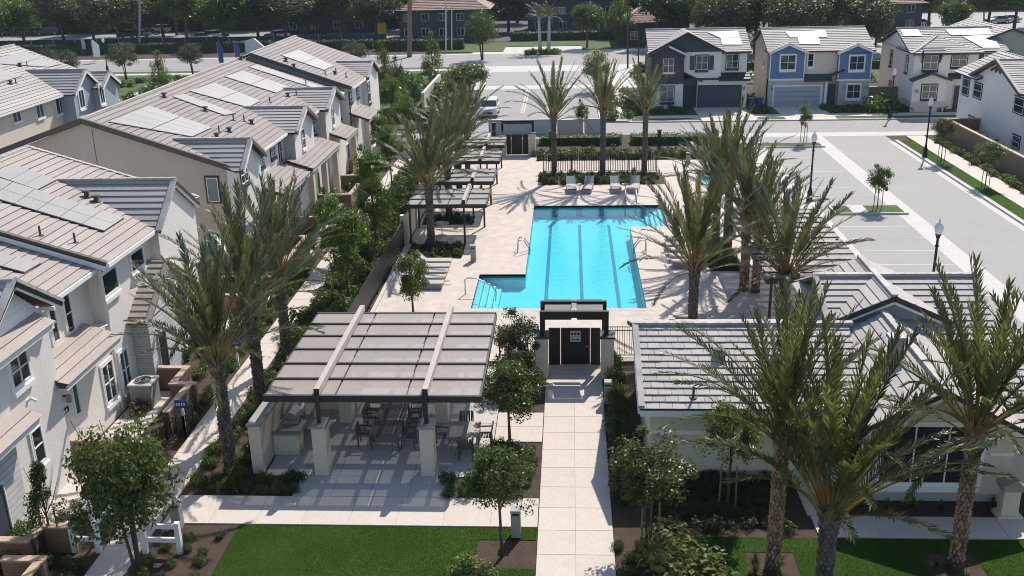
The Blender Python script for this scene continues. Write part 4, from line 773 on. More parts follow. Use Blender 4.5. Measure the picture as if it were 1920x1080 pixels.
bgk=['f1','f2','f4']; rb=random.Random(3)
_O='zeroth first second third fourth fifth sixth seventh eighth ninth tenth eleventh twelfth thirteenth fourteenth fifteenth sixteenth seventeenth eighteenth nineteenth'.split(); _D={2:'twent',3:'thirt',4:'fort',5:'fift',6:'sixt',7:'sevent',8:'eight',9:'ninet'}
ORD=lambda n:_O[n] if n<20 else (_D[n//10]+'ieth' if n%10==0 else _D[n//10]+'y-'+_O[n%10])
BGN={}
def bgtree(px,Y,h,r,lab,grp,mt_=None):
    BGN[grp]=BGN.get(grp,0)+1; lab=lab+', '+ORD(BGN[grp])+' from the left'
    a=PY(px,60,Y); tree('background_tree',lab,(a[0],Y,0),h,r,h*rb.uniform(.38,.47),rb.choice(bgk),mt_ or rb.choice([m_leafc,m_leafa,m_leafa,m_leafd,m_leafb]),.3,grp,forks=7)
for x in (-20,50,112,170,215,345,420,478,530,572,645,712): bgtree(x+rb.uniform(-8,8),rb.uniform(180,193),rb.uniform(8.5,13.5),rb.uniform(5,7.5),'spreading dark tree standing just behind the green fence screen','trees behind the fence screen')
for x in range(-60,780,44): bgtree(x+rb.uniform(-14,14),rb.uniform(196,228),rb.uniform(10,16),rb.uniform(5.5,8.5),'big dark tree in the car park on the far left','trees in the far car park')
for x in range(-60,2000,48): bgtree(x+rb.uniform(-20,20),rb.uniform(245,285),rb.uniform(14,19),rb.uniform(7,9),'dark tree in the distant wood along the top edge','distant wood trees')
for x in (750,790,860,905,945,975,1050,1080,1130,1190,1215): bgtree(x+rb.uniform(-12,12),rb.uniform(190,226),rb.uniform(11,14),rb.uniform(5.5,7),'dark tree among the shaded apartment buildings, top centre','trees round the far apartments')
for x in (1240,1275,1310,1345,1385,1420,1455,1490,1540,1590,1625): bgtree(x+rb.uniform(-8,8),rb.uniform(150,176),rb.uniform(9,12.5),rb.uniform(5,6.5),'dark tree in the row behind the charcoal and blue houses','trees behind the right-hand houses')
for x in (1690,1740,1850,1900,1945): bgtree(x,rb.uniform(178,200),rb.uniform(9,13),rb.uniform(5,7),'dark tree at the top right corner','trees in the top right corner')
for x in range(-100,2060,52): bgtree(x+rb.uniform(-15,15),rb.uniform(320,350),rb.uniform(18,24),rb.uniform(10,13),'dark tree in the distant wood along the top edge','distant wood trees')
# ---------------------------------------------------------------- shrubs
def shrub_geo(seed,n,leaf,kind):
    rng=np.random.default_rng(seed)
    if kind=='strap':
        V=[];F=[]
        for i in range(n):
            a=rng.uniform(0,6.283); t=rng.uniform(.15,1.15); l=rng.uniform(.7,1.1); d=np.array((math.cos(a),math.sin(a),0)); s=np.array((-d[1],d[0],0))*.045
            p=[d*l*math.sin(t)*q*(1+.25*q)+np.array((0,0,l*math.cos(t)*q-.12*q*q)) for q in (0,.5,1)]; o=len(V); V+=[p[0]-s,p[0]+s,p[1]+s*1.2,p[1]-s*1.2,p[2]+s*.1,p[2]-s*.1]; F+=[(o,o+1,o+2,o+3),(o+3,o+2,o+4,o+5)]
        return np.array(V),np.array(F)
    m_=14; c=unit(rng,m_)*rng.uniform(.3,.75,m_)[:,None]; c[:,2]=abs(c[:,2])*.75+.15; k=rng.integers(0,m_,n); d=unit(rng,n); C=c[k]+d*(.36*rng.uniform(.1,1,n)**.5)[:,None]; C[:,2]=np.maximum(C[:,2],.02)
    return leaf_quads(C,d+np.array((0,0,.4)),rng,leaf,.6)
SG={}
def shrub_mesh(kind,seed,mt):
    key=(kind,seed,mt.name)
    if key not in SG:
        n,l={'near':(1100,.13),'mid':(420,.2),'far':(200,.3),'strap':(46,0)}[kind]
        o=npmesh('shrub',*shrub_geo(seed+40,n,l,kind),mt); SG[key]=o.data; COL.objects.unlink(o); bpy.data.objects.remove(o)
    return SG[key]
def shrub(x,y,r,h,label,group=None,kind='mid',mt=m_leafa,name='shrub',z=0):
    o=bpy.data.objects.new(name,shrub_mesh(kind,random.randrange(3),mt)); o.location=(x,y,z+.01); o.scale=(r,r,h); o.rotation_euler=(0,0,random.uniform(0,6.28)); link(o); return tag(o,label,'shrub',group)
def bed(x0,x1,y0,y1,st,r,h,label,group,kind='mid',mts=(m_leafa,),jit=.3,name='shrub',z=0,avoid=(),mass=False):
    y=y0; j=0; single=x1-x0<st; one=y1-y0<st; VV=[]; FF=[]; off=0
    while y<=y1+1e-6:
        x=x0; i=0; j+=1
        while x<=x1+1e-6:
            i+=1; lb=label+(', %s from the left'%ORD(i) if one else ', %s from the near end'%ORD(j) if single else ', %s row from near end, %s from left'%(ORD(j),ORD(i)))
            X,Y=x+random.uniform(-jit,jit)*st,y+random.uniform(-jit,jit)*st; s=random.uniform(.78,1.2)
            if not any((X-a)**2+(Y-b)**2<c*c for a,b,c in avoid):
                if mass:
                    V,F=shrub_geo(random.randrange(50),{'near':700,'mid':300,'far':150}[kind],{'near':.15,'mid':.22,'far':.3}[kind],kind); q=h*s*random.uniform(.85,1.15); VV.append(V*np.array((r*s,r*s,q))+np.array((X,Y,z+.01))); FF.append(F+off); off+=len(V)
                else: shrub(X,Y,r*s,h*s*random.uniform(.85,1.15),lb,group,kind,random.choice(mts),name,z)
            x+=st
        y+=st
    if mass: npmesh(name+'_bed',np.concatenate(VV),np.concatenate(FF),mts[0],label=label,cat='shrubs',kind='stuff')
bed(-13.3,-11.2,43.5,84,1.25,.8,1.0,'leafy shrub in the black fence strip','shrubs along the black fence',mts=(m_leafa,m_leafb,m_leafa,m_leafc))
bed(-15.65,-15.65,35.3,58,.85,.42,.55,'round clipped shrub lining the side walkway','shrubs lining the side walkway',mts=(m_leafa,m_leafb),kind='near',jit=.12)
bed(-16.6,-15.7,60,83,1.6,.6,.8,'porch shrub at the townhouse row','shrubs by the townhouse porches',mts=(m_leafa,m_leafb,m_leafc))
bed(-13.4,-11.9,31.0,41.5,.85,.5,.6,'dark shrub beside the barbecue wall','shrubs at the barbecue wall',mts=(m_leafa,m_leafb,m_leafc),kind='near',avoid=((-13.1,32.1,.5),(-12.9,36.7,.5)))
bed(-12.8,-9.7,30.8,31.95,.58,.42,.5,'low shrub at the patio corner','low shrubs at the patio corner',mts=(m_leafc,m_leafa),kind='near',jit=.2)
bed(-4.4,-1.5,30.65,31.4,.62,.4,.5,'low shrub right of the columns','low shrubs right of the columns',mts=(m_leafa,m_leafc),kind='near')
bed(-2.8,-1.4,31.7,34.25,.55,.42,.5,'green shrub beside the walkway','shrubs beside the walkway',mts=(m_leafa,m_leafc),kind='near')
bed(-2.9,-1.6,38.2,42.6,.9,.6,.9,'dark shrubs under the grey-green tree left of the gate','shrubs left of the gate',mts=(m_leafc,m_leafa),kind='near',mass=True)
bed(1.85,2.35,30.4,42.4,.6,.52,1.0,'dark hedge shrub beside the clubhouse','hedge shrubs beside the clubhouse',mts=(m_leafc,m_leafa),kind='near',jit=.12)
bed(3.0,7.5,28.8,31.75,.58,.46,.42,'low dark shrubs in the shaded bed below the clubhouse wall','shrubs below the clubhouse wall',mts=(m_leafc,m_leafc,m_leafa),kind='near',mass=True)
bed(9.8,14.2,30.0,30.0,.88,.4,.62,'spiky plant in the row under the clubhouse window','spiky plants under the window','strap',(m_leafc,m_leafa),.1,'spiky_plant')
bed(-13.3,-11.6,24.7,28.2,.78,.29,.4,'small round plant beside the lawn','small plants in the lawn-side mulch','near',(m_leafa,m_leafd),.22,'small_plant')
bed(-16.8,-15.4,24.6,26.6,.7,.4,.5,'dark shrub behind the white fence','shrubs behind the white rail fence',mts=(m_leafc,m_leafa),kind='near')
bed(5.75,6.8,25.5,27.2,.7,.3,.4,'little plant round the left lawn palm','plants round the left lawn palm','strap',(m_leafc,m_leafa),.2,'spiky_plant',avoid=((6.2,26.45,.35),))
bed(11.1,12.4,26.1,27.2,.7,.3,.4,'little plant round the right lawn palm','plants round the right lawn palm','strap',(m_leafc,m_leafa),.2,'spiky_plant',avoid=((11.74,26.85,.35),))
bed(-2.1,6.9,76.3,79.7,.72,.46,.62,'clipped dark shrubs in the bed under the three lone palms','shrubs under the lone palms',mts=(m_leafc,m_leafa),mass=True)
for a,b in ((57.8,60.4),(65.2,66.9),(71.8,73.4),(78.3,79.6)): bed(-9.8,-6.9,a,b,.7,.42,.6,'dark shrubs in a bed between the cabanas','shrubs between the cabanas',mts=(m_leafc,m_leafa),mass=True)
bed(8.2,9.5,55.3,60.8,.65,.42,.7,'dark shrubs under the right palm cluster','shrubs under the right palm cluster',mts=(m_leafc,m_leafa),mass=True)
bed(-2.6,11.5,85.4,88.2,.95,.6,.8,'green shrub belt behind the far pool fence','shrubs behind the far pool fence',mts=(m_leafa,m_leafc),kind='mid',mass=True)
bed(32.8,33.5,70,91.5,1.0,.55,.8,'leafy shrub along the garden wall','shrubs along the garden wall',mts=(m_leafa,m_leafb))
for x0,x1 in ((8.5,13),(19.6,21.6),(27.4,34.6),(34.8,39)): bed(x0,x1,106.6,109.2,1.2,.75,.8,'green shrubs in the front gardens across the street','shrubs in the front gardens',mts=(m_leafa,m_leafa,m_leafb),kind='mid',mass=True)
bed(4.6,8.2,104.5,122,1.9,1.0,1.3,'green shrubs left of the charcoal house','shrubs left of the charcoal house',mts=(m_leafa,m_leafc),kind='mid',mass=True)
bed(-28,-14,118,138,3.2,1.5,1.8,'loose shrubs on the verge beyond the far townhouses','shrubs beyond the far townhouses',mts=(m_leafa,m_leafb),kind='mid',mass=True)
bed(1.7,3.2,24.6,28.0,.75,.36,.42,'green plant in the wood chips right of the walkway','plants in the wood chips',mts=(m_leafa,m_leafd),kind='near',mass=True)
bed(-17.3,-15.7,28.2,32.2,.8,.3,.35,'low green plants in the front yard of the corner townhouse','yard plants',mts=(m_leafa,m_leafb),kind='near',mass=True)
bed(-16.9,-16.5,40.2,43.2,.6,.4,.55,'green plants along the wall below the porch palm','wall plants',mts=(m_leafa,m_leafb),kind='near',mass=True)
bed(-18.6,-16.4,51,57,.9,.5,.6,'green plants inside the stone yard wall','yard plants',mts=(m_leafa,m_leafc),kind='mid',mass=True)
bed(-14.0-3.6,-16.3,58.5,84,1.4,.5,.6,'green plants in the townhouse row yards','yard plants',mts=(m_leafb,m_leafa),kind='mid',mass=True)
bed(-13.5,-11.3,42,84,1.0,.5,.45,'ground cover under the shrubs of the black fence strip','ground cover',mts=(m_leafa,m_leafb),kind='mid',mass=True)
bed(-63,-44,100,140,4.2,1.5,1.4,'mixed shrubs on the lawn beyond the far-left townhouses','far-left shrubs',mts=(m_leafa,),kind='mid',mass=True)
bed(9.5,40,129,138,3.5,1.3,1.2,'loose shrubs on the verge beyond the charcoal house','verge shrubs',mts=(m_leafa,),kind='mid',mass=True)
shrub(*G(1265,1075)[:2],1.75,1.5,'big glossy yellow-green bush at the bottom edge right of the walkway',None,'near',m_leafy,'bush'); shrub(*G(1310,1100)[:2],1.5,1.3,'second glossy bush behind the bottom-edge bush, right side',None,'near',m_leafy,'bush')
shrub(*G(880,1085)[:2],1.0,.8,'glossy bush at the bottom edge of the left lawn',None,'near',m_leafy,'bush'); shrub(*G(20,1062)[:2],.75,1.1,'yellow-green bush in the bottom left corner planter',None,'near',m_leafy,'bush')
shrub(*G(265,775)[:2],.7,.8,'bronze-leaved shrub in front of the air conditioner',None,'near',m_leafr,'bush'); shrub(*G(368,660)[:2],.75,1.7,'dark bronze shrub beside the brick porch',None,'near',m_leafr,'bush'); shrub(*G(345,675)[:2],.5,.9,'round green shrub at the porch corner',None,'near',m_leafa,'bush')
shrub(*G(1395,190)[:2],1.6,1.4,'green bush between charcoal and blue houses',None,'mid',m_leafb,'bush'); shrub(*G(1653,212)[:2],2.2,2.4,'large pale bush right of the blue house',None,'mid',m_leafb,'bush')
# hedges
def hedge(x0,x1,y0,y1,h,label,mt=m_leafa,leaf=.16,dens=60,core=m_leafc,z=0,group=None):
    t=T('hedge',label,'hedge',((x0+x1)/2,(y0+y1)/2,z),group); rng=np.random.default_rng(int(abs(x0*7+y0)*10)%9999)
    A=(x1-x0)*(y1-y0); n1=int(A*dens); n2=int((x1-x0)*h*dens); n3=int((y1-y0)*h*dens); C=[];D=[]
    for n,f,d in ((n1,lambda n:np.c_[rng.uniform(x0,x1,n),rng.uniform(y0,y1,n),np.full(n,h)],(0,0,1)),(n2,lambda n:np.c_[rng.uniform(x0,x1,n),np.full(n,y0),rng.uniform(0,h,n)],(0,-1,.3)),(n2,lambda n:np.c_[rng.uniform(x0,x1,n),np.full(n,y1),rng.uniform(0,h,n)],(0,1,.3)),(n3,lambda n:np.c_[np.full(n,x0),rng.uniform(y0,y1,n),rng.uniform(0,h,n)],(-1,0,.3)),(n3,lambda n:np.c_[np.full(n,x1),rng.uniform(y0,y1,n),rng.uniform(0,h,n)],(1,0,.3))):
        c=f(n)+rng.normal(0,.07,(n,3)); C.append(c); D.append(np.tile(np.array(d,float),(n,1)))
    C=np.concatenate(C); D=np.concatenate(D); V,F=leaf_quads(C,D,rng,leaf,.6); o=ORG[t.name]; V=V-np.array((o[0],o[1],0)); npmesh('foliage',V,F,mt,t)
    B('dark_core',core,t,x0+.1,x1-.1,y0+.1,y1-.1,z,z+h-.08)  # solid dark core box behind the leaf quads
hedge(-2.8,4.7,91.2,92.8,.8,'clipped hedge in front of the low grey wall'); hedge(5.6,12.6,91.2,92.8,.8,'clipped hedge right of the small path by the street'); hedge(-16,-9.5,99,100.3,.8,'clipped hedge left of the white car')
hedge(-150,-34,174.5,176.5,1.6,'long dark hedge along the far side of the boulevard',m_leafc,.4,16); hedge(-190,-34,216,219,4.5,'dark understorey hedge at the back of the far car park',m_leafc,.6,8); hedge(-34,120,232,236,5,'dark understorey behind the far apartments and right-hand houses',m_leafc,.6,8); hedge(-33,-18,172,174,1.7,'dark hedge under the terracotta roofed building',m_leafc,.4,18); hedge(-10.5,8,184,186,1.5,'dark hedge behind the far lawn',m_leafc,.4,18); hedge(9.5,60,140,142,1.2,'hedge by the street corner beyond the charcoal house',m_leafc,.35,18); hedge(-22,-14,104,106,1.2,'low hedge by the far townhouse corner',m_leafa,.2,40)  # the two tallest hedges are added to stand for dark shade between trunks
# ---------------------------------------------------------------- palms
def frond_geo(seed,bend,drp):
    rng=np.random.default_rng(seed); mb=MB(); N=12; th=0; p=np.zeros(3); pts=[p.copy()]; tan=[]
    for i in range(N):
        s=(i+.5)/N; a=bend*s**1.4; d=np.array((math.sin(a),0,math.cos(a))); tan.append(d); p=p+d/N; pts.append(p.copy())
    mb.cur=0; k=4; mb.tube(pts[:k+1],[.012,.009,.0075,.0065,.0058],5); mb.cur=1; mb.tube(pts[k:],list(np.linspace(.0058,.0012,N-k+1)),4)
    n=54
    for i in range(n):
        s=.24+.76*((i+.5)/n); f=s*N; j=min(int(f),N-1); c=pts[j]+(f-j)*(pts[j+1]-pts[j]); t=tan[j]; nrm=np.array((-t[2],0,t[0]))   # towards the crown axis
        l=.125*min(1,(s-.16)*5)*(1.12-s*.55)
        for sd in (-1,1):
            ph=math.radians(44-20*s+rng.normal(0,7)); up=.5+rng.normal(0,.14); d=t*math.cos(ph)+math.sin(ph)*(np.array((0,sd,0))*math.cos(up)+nrm*math.sin(up)); d/=np.linalg.norm(d)
            ll=l*rng.uniform(.85,1.12); wv=np.cross(d,nrm); wv/=np.linalg.norm(wv); wv*=.005
            tip=c+d*ll-np.array((0,0,drp*ll*rng.uniform(.2,1.1))); mid=c+d*ll*.5
            mb.add([c-wv*.5,c+wv*.5,mid+wv,tip,mid-wv],[(0,1,2,3,4)])
    return mb
FR={}
for mi,mt_ in enumerate((m_frond,m_frond2)):
    for k,(bd_,dr) in enumerate(((.22,.05),(.42,.08),(.66,.12),(.95,.2),(1.35,.28))):
        o=frond_geo(60+k,bd_,dr).build('frond',[m_petiole,mt_]); FR[mi,k]=o.data; COL.objects.unlink(o); bpy.data.objects.remove(o)
def palm_trunk(h,r,seed):
    rng=random.Random(seed); mb=MB(); mb.cur=0; mb.lathe([(r*1.25,-.05),(r*.95,.35),(r*.88,h*.5),(r*.9,h-.5),(r*1.15,h-.15),(r*.7,h+.25)],n=12); mb.cur=1; z=.06; ring=0
    while z<h+.12:
        top=max(0,(z-(h-.9))/.9); rr=r*(.9+.3*top); n=9; ln=.2+.1*top
        for i in range(n):
            a=6.283*(i+.5*(ring%2))/n+rng.uniform(-.07,.07); da=3.1416/n*1.02; o=rr*(1.3+rng.uniform(-.05,.12)+.12*top); zz=z+rng.uniform(-.02,.02)
            L=(rr*math.cos(a-da),rr*math.sin(a-da),zz+.05); R_=(rr*math.cos(a+da),rr*math.sin(a+da),zz+.05); Bm=(rr*1.02*math.cos(a),rr*1.02*math.sin(a),zz-.05)
            Tp=(o*math.cos(a),o*math.sin(a),zz+ln*.75); Tb=(rr*.95*math.cos(a),rr*.95*math.sin(a),zz+ln*.95)
            mb.add([L,Bm,R_,Tp,Tb],[(0,1,3),(1,2,3),(0,3,4),(3,2,4)])
        z+=.155; ring+=1
    return mb
def palm(label,px,py,Y,fl=4.7,nf=38,spread=1.0,r=.26,mi=0,brown=False,seed=0,group=None):
    a=PY(px,py,Y); rng=random.Random(seed+int(px)); t=T('palm_tree',label,'palm tree',(a[0],Y,0),group); h=a[2]-.15
    mb=palm_trunk(h,r,seed+int(px)); mb.v=[(x+a[0],y+Y,z) for x,y,z in mb.v]; mb.build('trunk',[m_core,m_boot if brown else m_bootd],t)
    for i in range(nf):
        u_=(i+.5)/nf; tilt=math.radians(4+spread*(54*u_**1.1+rng.uniform(-7,7))); az=i*2.39996+rng.uniform(-.25,.25); k=min(4,int(u_*3.3+rng.uniform(0,1.2)))
        if u_>.95: tilt=math.radians(spread*rng.uniform(55,78)); k=rng.choice((3,4))
        o=bpy.data.objects.new('frond',FR[mi,k]); L=fl*rng.uniform(.82,1.06)*(1-.12*u_); o.scale=(L,L,L)
        o.rotation_euler=(Matrix.Rotation(az,3,'Z')@Matrix.Rotation(tilt,3,'Y')@Matrix.Rotation(rng.uniform(-.5,.5),3,'Z')).to_euler(); o.location=(math.cos(az)*r*.55*min(1,u_*1.5+.2),math.sin(az)*r*.55*min(1,u_*1.5+.2),h-.05-.3*u_); link(o,t)
    return t
palm('tall palm nearest the townhouses, its yellow frond bases showing, front left',405,668,32.1,4.7,46,.8,0.226,seed=1)
palm('second palm along the side walkway, behind the front left palm',468,570,36.7,4.9,42,.8,0.226,seed=2)
palm('third palm along the side walkway, left of the dining pergola',522,505,42.4,4.8,41,.85,0.226,seed=3)
palm('nearest palm of the row along the left cabanas',803,338,59.3,5.0,42,.95,0.218,seed=4)
palm('second palm of the row along the left cabanas',838,300,67.6,4.8,39,.95,0.211,seed=5)
palm('third palm of the row along the left cabanas',858,268,74.5,4.7,39,.95,0.211,seed=6)
palm('farthest palm of the row along the left cabanas',874,232,81.5,4.6,36,.95,0.211,seed=7)
palm('left one of three lone palms behind the pool loungers',1038,216,78.1,4.7,30,1.0,0.195,seed=8)
palm('middle one of three lone palms behind the pool loungers',1131,203,78.1,4.5,25,.8,0.195,seed=9)
palm('right one of three lone palms behind the pool loungers',1211,203,78.1,4.2,25,.75,0.195,seed=10)
palm('palm on the deck nearest the lap pool, right side',1303,492,45.5,4.9,42,1.0,0.218,1,seed=11)
palm('left palm of the far pair behind the right-hand loungers',1346,352,59.0,4.6,36,.9,0.211,seed=12)
palm('right palm of the far pair behind the right-hand loungers',1369,335,57.0,4.7,36,.95,0.211,seed=13)
palm('left trunk of the twin palms beside the long right pergola',1402,398,51.8,4.4,35,.85,0.218,brown=True,seed=14)
palm('right trunk of the twin palms beside the long right pergola',1424,423,51.5,4.3,35,.85,0.218,brown=True,seed=15)
palm('palm growing up through the long right pergola end',1473,508,46.6,5.2,42,1.0,0.218,seed=16)
palm('brown-trunked palm on the lawn right of the walkway',1469,795,26.5,4.5,41,.92,0.211,1,True,seed=17)
palm('short stout palm in the middle of the front right lawn',1558,950,25.3,5.7,46,.7,0.242,1,seed=18)
palm('tall brown-trunked palm in front of the clubhouse window',1832,790,26.8,4.9,42,.95,0.211,1,True,seed=19)
palm('palm mostly outside the picture at the right edge',1990,800,27.2,5.0,39,1.15,0.211,1,True,seed=20)
# far fan palms
def fanpalm(label,px,pytop,Y,trunks):
    a=PY(px,pytop,Y); t=T('palm_tree',label,'palm tree',(a[0],Y,0)); h=a[2]
    for dx in trunks:
        MB().tube([(a[0]+dx,Y,-.05),(a[0]+dx*1.1,Y,h*.5),(a[0]+dx*1.2,Y,h)],[.32,.24,.2],8).build('trunk',m_lite,t)
        for i in range(30):
            o=bpy.data.objects.new('frond',FR[0,2+i%3]); L=random.uniform(2.4,3.2); o.scale=(L*1.0,L*1.6,L); az=i*2.4; o.rotation_euler=(Matrix.Rotation(az,3,'Z')@Matrix.Rotation(math.radians(10+80*i/30),3,'Y')).to_euler(); o.location=(dx*1.2,0,h-.1); link(o,t)
fanpalm('double-trunked palm on the far roundabout island',1020,30,166,(-.7,.7))
isl=sheet('roundabout_island',[(-7.3,-1.4,162.8,169)],.16,m_lawn2,lift=.16)
bed(-6.8,-1.9,163.4,166.4,1.1,.8,.8,'dark shrubs at the foot of the far double palm','roundabout shrubs',mts=(m_leafc,),mass=True,z=.15)
# ============================================================ shade structures
def pergola(name,label,x0,x1,ys,z,xs,beams,posts,pm,ov=.35,cat='pergola',pw=.12,group=None,edge=m_bronze,dp_=.12,joists=()):
    
    y0,y1=ys[0],ys[-1]; t=T(name,label,cat,((x0+x1)/2,(y0+y1)/2,0),group)
    for a,b in zip(ys,ys[1:]):
        for c,d in zip(xs,xs[1:]): B('panel',pm,t,c+.035,d-.035,a+.09,b-.03,z-.02,z+.025)
    for y in ys[1:-1]: MB().box(x0,x1,y-.035,y+.065,z-dp_,z+.08).build('rail',edge,t)
    for y,dy in ((y0,0),(y1,0)): MB().box(x0-.02,x1+.02,y-.06,y+.06,z-.2,z+.05).build('edge_beam',edge,t)
    for x in (x0,x1): MB().box(x-.05,x+.05,y0+.06,y1-.06,z-.2,z+.0).build('side_beam',edge,t)
    for x in xs[1:-1]: MB().box(x-.025,x+.025,y0+.06,y1-.06,z-.14,z-.03).build('purlin',edge,t)
    for x in joists: MB().box(x-.05,x+.05,y0+.06,y1-.06,z-.26,z-.025).build('joist',edge,t)
    for x in beams: MB().box(x-.1,x+.1,y0-.12,y1+.12,z+.1,z+.36).build('top_beam',m_beam,t); MB().box(x-.102,x+.102,y0-.13,y0-.121,z+.1,z+.36).build('beam_end',edge,t)
    for x,y in posts: MB().box(x-pw/2,x+pw/2,y-pw/2,y+pw/2,.05,z+.1).build('post',edge,t)
    return t
dp=pergola('dining_pergola','large flat pergola with taupe shade panels over the barbecue patio',-11.1,-3.25,[32.25,33.65,35.05,36.46,37.85,39.2,40.53],3.05,[-11.1,-8.5,-5.92,-3.25],(-9.12,-5.2),[],m_panel,dp_=.3,joists=(-10.45,-9.12,-7.85,-6.55,-5.2,-3.95))
for x in (-9.12,-5.2):
    for y in (32.15,36.35,39.9):
        c=MB().box(x-.25,x+.25,y-.33,y+.33,.05,1.98).build('column',m_cream,dp); MB().box(x-.31,x+.31,y-.39,y+.39,1.98,2.07).build('cap',m_greym,c); MB().box(x-.07,x+.07,y-.1,y+.04,2.07,3.2).build('post',m_bronze,dp)
for k,(y0,y1) in enumerate(((60.6,64.6),(66.65,70.5),(73.1,76.8),(78.9,82.4))):
    lab=['nearest','second nearest','third','farthest'][k]
    x0=(-10.25,-10.0,-9.9,-9.4)[k]; st=(y1-y0)/3
    pergola('cabana',lab+' grey slatted cabana on the left of the pool deck',x0,-5.3,[y0,y0+st,y0+2*st,y1],2.6,[x0,-8.4,-6.7,-5.3] if k else [x0,-7.7,-6.55,-5.3],(-6.68,),[(-6.7,y0+.1),(x0+.1,y0+.1),(-5.75,y1-.2),(x0+.1,y1-.2)],m_panelg,group=None)
pergola('long_pergola','long flat pergola with pale panels beside the parking court',9.35,14.4,list(np.linspace(45.6,58.2,14)),2.8,[9.35,10.9,13.0,14.4],(10.75,),[(9.6,45.8),(9.6,52),(9.6,58),(14.2,45.8),(14.2,52),(14.2,58)],m_panel)
# pool gate with canopy
def gate_frame(t,x0,x1,y,z0,z1): MB().box(x0,x0+.2,y-.08,y+.08,z0,z1).box(x1-.2,x1,y-.08,y+.08,z0,z1).box(x0+.2,x1-.2,y-.08,y+.08,z1-.3,z1).build('portal_frame',m_black,t)
gt=T('pool_gate','black solid pool gate with canopy at the end of the central walkway','gate',(.15,41.3,0))
gate_frame(gt,-1.35,1.65,40.7,1.95,3.1); gate_frame(gt,-1.35,1.6,41.95,1.6,3.1)
for y0,y1,zz in ((40.82,41.75,2.95),(42.1,42.5,2.92)):
    for x0,x1 in ((-1.15,.03),(.27,1.42)): MB().ext([(x0,y0,zz-.22),(x1,y0,zz-.22),(x1,y1,zz),(x0,y1,zz)],(0,0,.05)).build('canopy_panel',m_canopy,gt); MB().box(x0,x1,y0-.03,y0,zz-.3,zz-.15).build('canopy_rail',m_black,gt)
B('canopy_beam',m_panel,gt,.04,.26,40.79,42.4,2.9,3.05)
for x in (-1.55,1.33): p=B('pier',m_cream,gt,x,x+.55,40.35,41.1,0,1.93); B('cap',m_bronze,p,x-.05,x+.6,40.3,41.15,1.93,2.02)
for x0,x1,nm in ((-1.0,-.47,'side_panel'),(-.45,.87,'gate_leaf'),(.89,1.33,'side_panel')):
    l=B(nm,m_black,gt,x0,x1,41.82,41.87,.08,1.85); mb=MB()
    for a,b in ((x0,x0+.02),(x1-.02,x1)): mb.box(a,b,41.795,41.819,.08,1.85)
    mb.box(x0,x1,41.79,41.819,.05,.08); mb.build('panel_edge',m_greym if nm=='gate_leaf' else m_bronze,l)
sg=B('sign_board',m_lite,gt,-.03,.45,41.775,41.815,1.2,1.72); mb=MB()
for x,z,w_,h_ in ((.02,1.52,.09,.12),(.15,1.52,.1,.12),(.29,1.52,.11,.12),(.05,1.27,.12,.07),(.26,1.27,.13,.07),(.02,1.43,.38,.012)): mb.box(x,x+w_,41.77,41.774,z,z+h_)
mb.build('pictograms',m_trimd,sg); MB().tube([(.75,41.8,1.0),(.75,41.7,1.0),(.68,41.7,1.0)],.02,6).build('handle',m_steel,gt)
fg=T('far_gate','black double gate with square portal at the far end of the deck','gate',(-4.7,87.2,0))
for x in (-6.25,-3.65): p=B('pier',m_cream,fg,x,x+.6,86.9,87.5,0,1.95); B('cap',m_bronze,p,x-.04,x+.64,86.86,87.54,1.95,2.03)
gate_frame(fg,-6.1,-3.2,87.9,0,3.0); B('canopy_panel',m_panelg,fg,-6.0,-3.3,87.99,89.0,2.85,2.92)
for x0,x1 in ((-5.62,-5.2),(-5.16,-4.2),(-4.16,-3.68)): B('gate_leaf',m_black,fg,x0,x1,87.15,87.2,.1,1.9); B('panel_edge',m_greym,fg,x1-.03,x1,87.13,87.149,.1,1.9)
# ============================================================ fences and walls
def fence(name,label,pts,h,mt=m_black,step=2.2,pick=.11,z=.05,pr=.011):
    t=T(name,label,'fence',(*pts[0],0)); mb=MB()
    for a,b in zip(pts,pts[1:]):
        L=math.hypot(b[0]-a[0],b[1]-a[1]); n=max(1,round(L/step)); f=lambda s:(a[0]+(b[0]-a[0])*s,a[1]+(b[1]-a[1])*s)
        for i in range(n+1): x,y=f(i/n); B('post',mt,t,x-.035,x+.035,y-.035,y+.035,0,z+h+.07)
        for zz in (z+.1,z+h-.18,z+h): MB().bar((*a,zz),(*b,zz),.03,.035).build('rail',mt,t)
        for i in range(int(L/pick)+1): x,y=f(i*pick/L); mb.box(x-pr,x+pr,y-pr,y+pr,z+.1,z+h)
    mb.build('pickets',mt,t,kind='stuff'); return t
fence('pool_fence','black picket fence left of the pool gate',[(-3.3,42.7),(-1.5,42.7)],1.5); fence('pool_fence','black picket fence between the pool gate and the clubhouse',[(1.7,42.7),(4.2,42.7)],1.5)
fence('pool_fence','black picket fence behind the three lone palms',[(-2.2,80.3),(7.0,80.3)],1.45,pr=.026,pick=.14)
fence('side_fence','long black fence between the shrubs and the left pool deck',[(-10.75,42.6),(-10.55,60.2)],1.6,pick=.085,pr=.036)
wl=T('cabana_wall','low cream wall with stepped piers behind the cabanas','wall',(-10.45,63,0)); 
for y in (60.3,64.5,68.7,72.9,77.1): B('panel',m_cream,wl,-10.6,-10.4,y+.42,y+4.2,0,1.7); B('pier',m_cream,wl,-10.72,-10.3,y,y+.42,0,2.0)
B('deck_kerb',m_cband,wl,-10.45,-10.25,43,60.2,.0,.16)
pw=T('patio_wall','tapered cream screen wall beside the barbecue','wall',(-11.5,34,0))
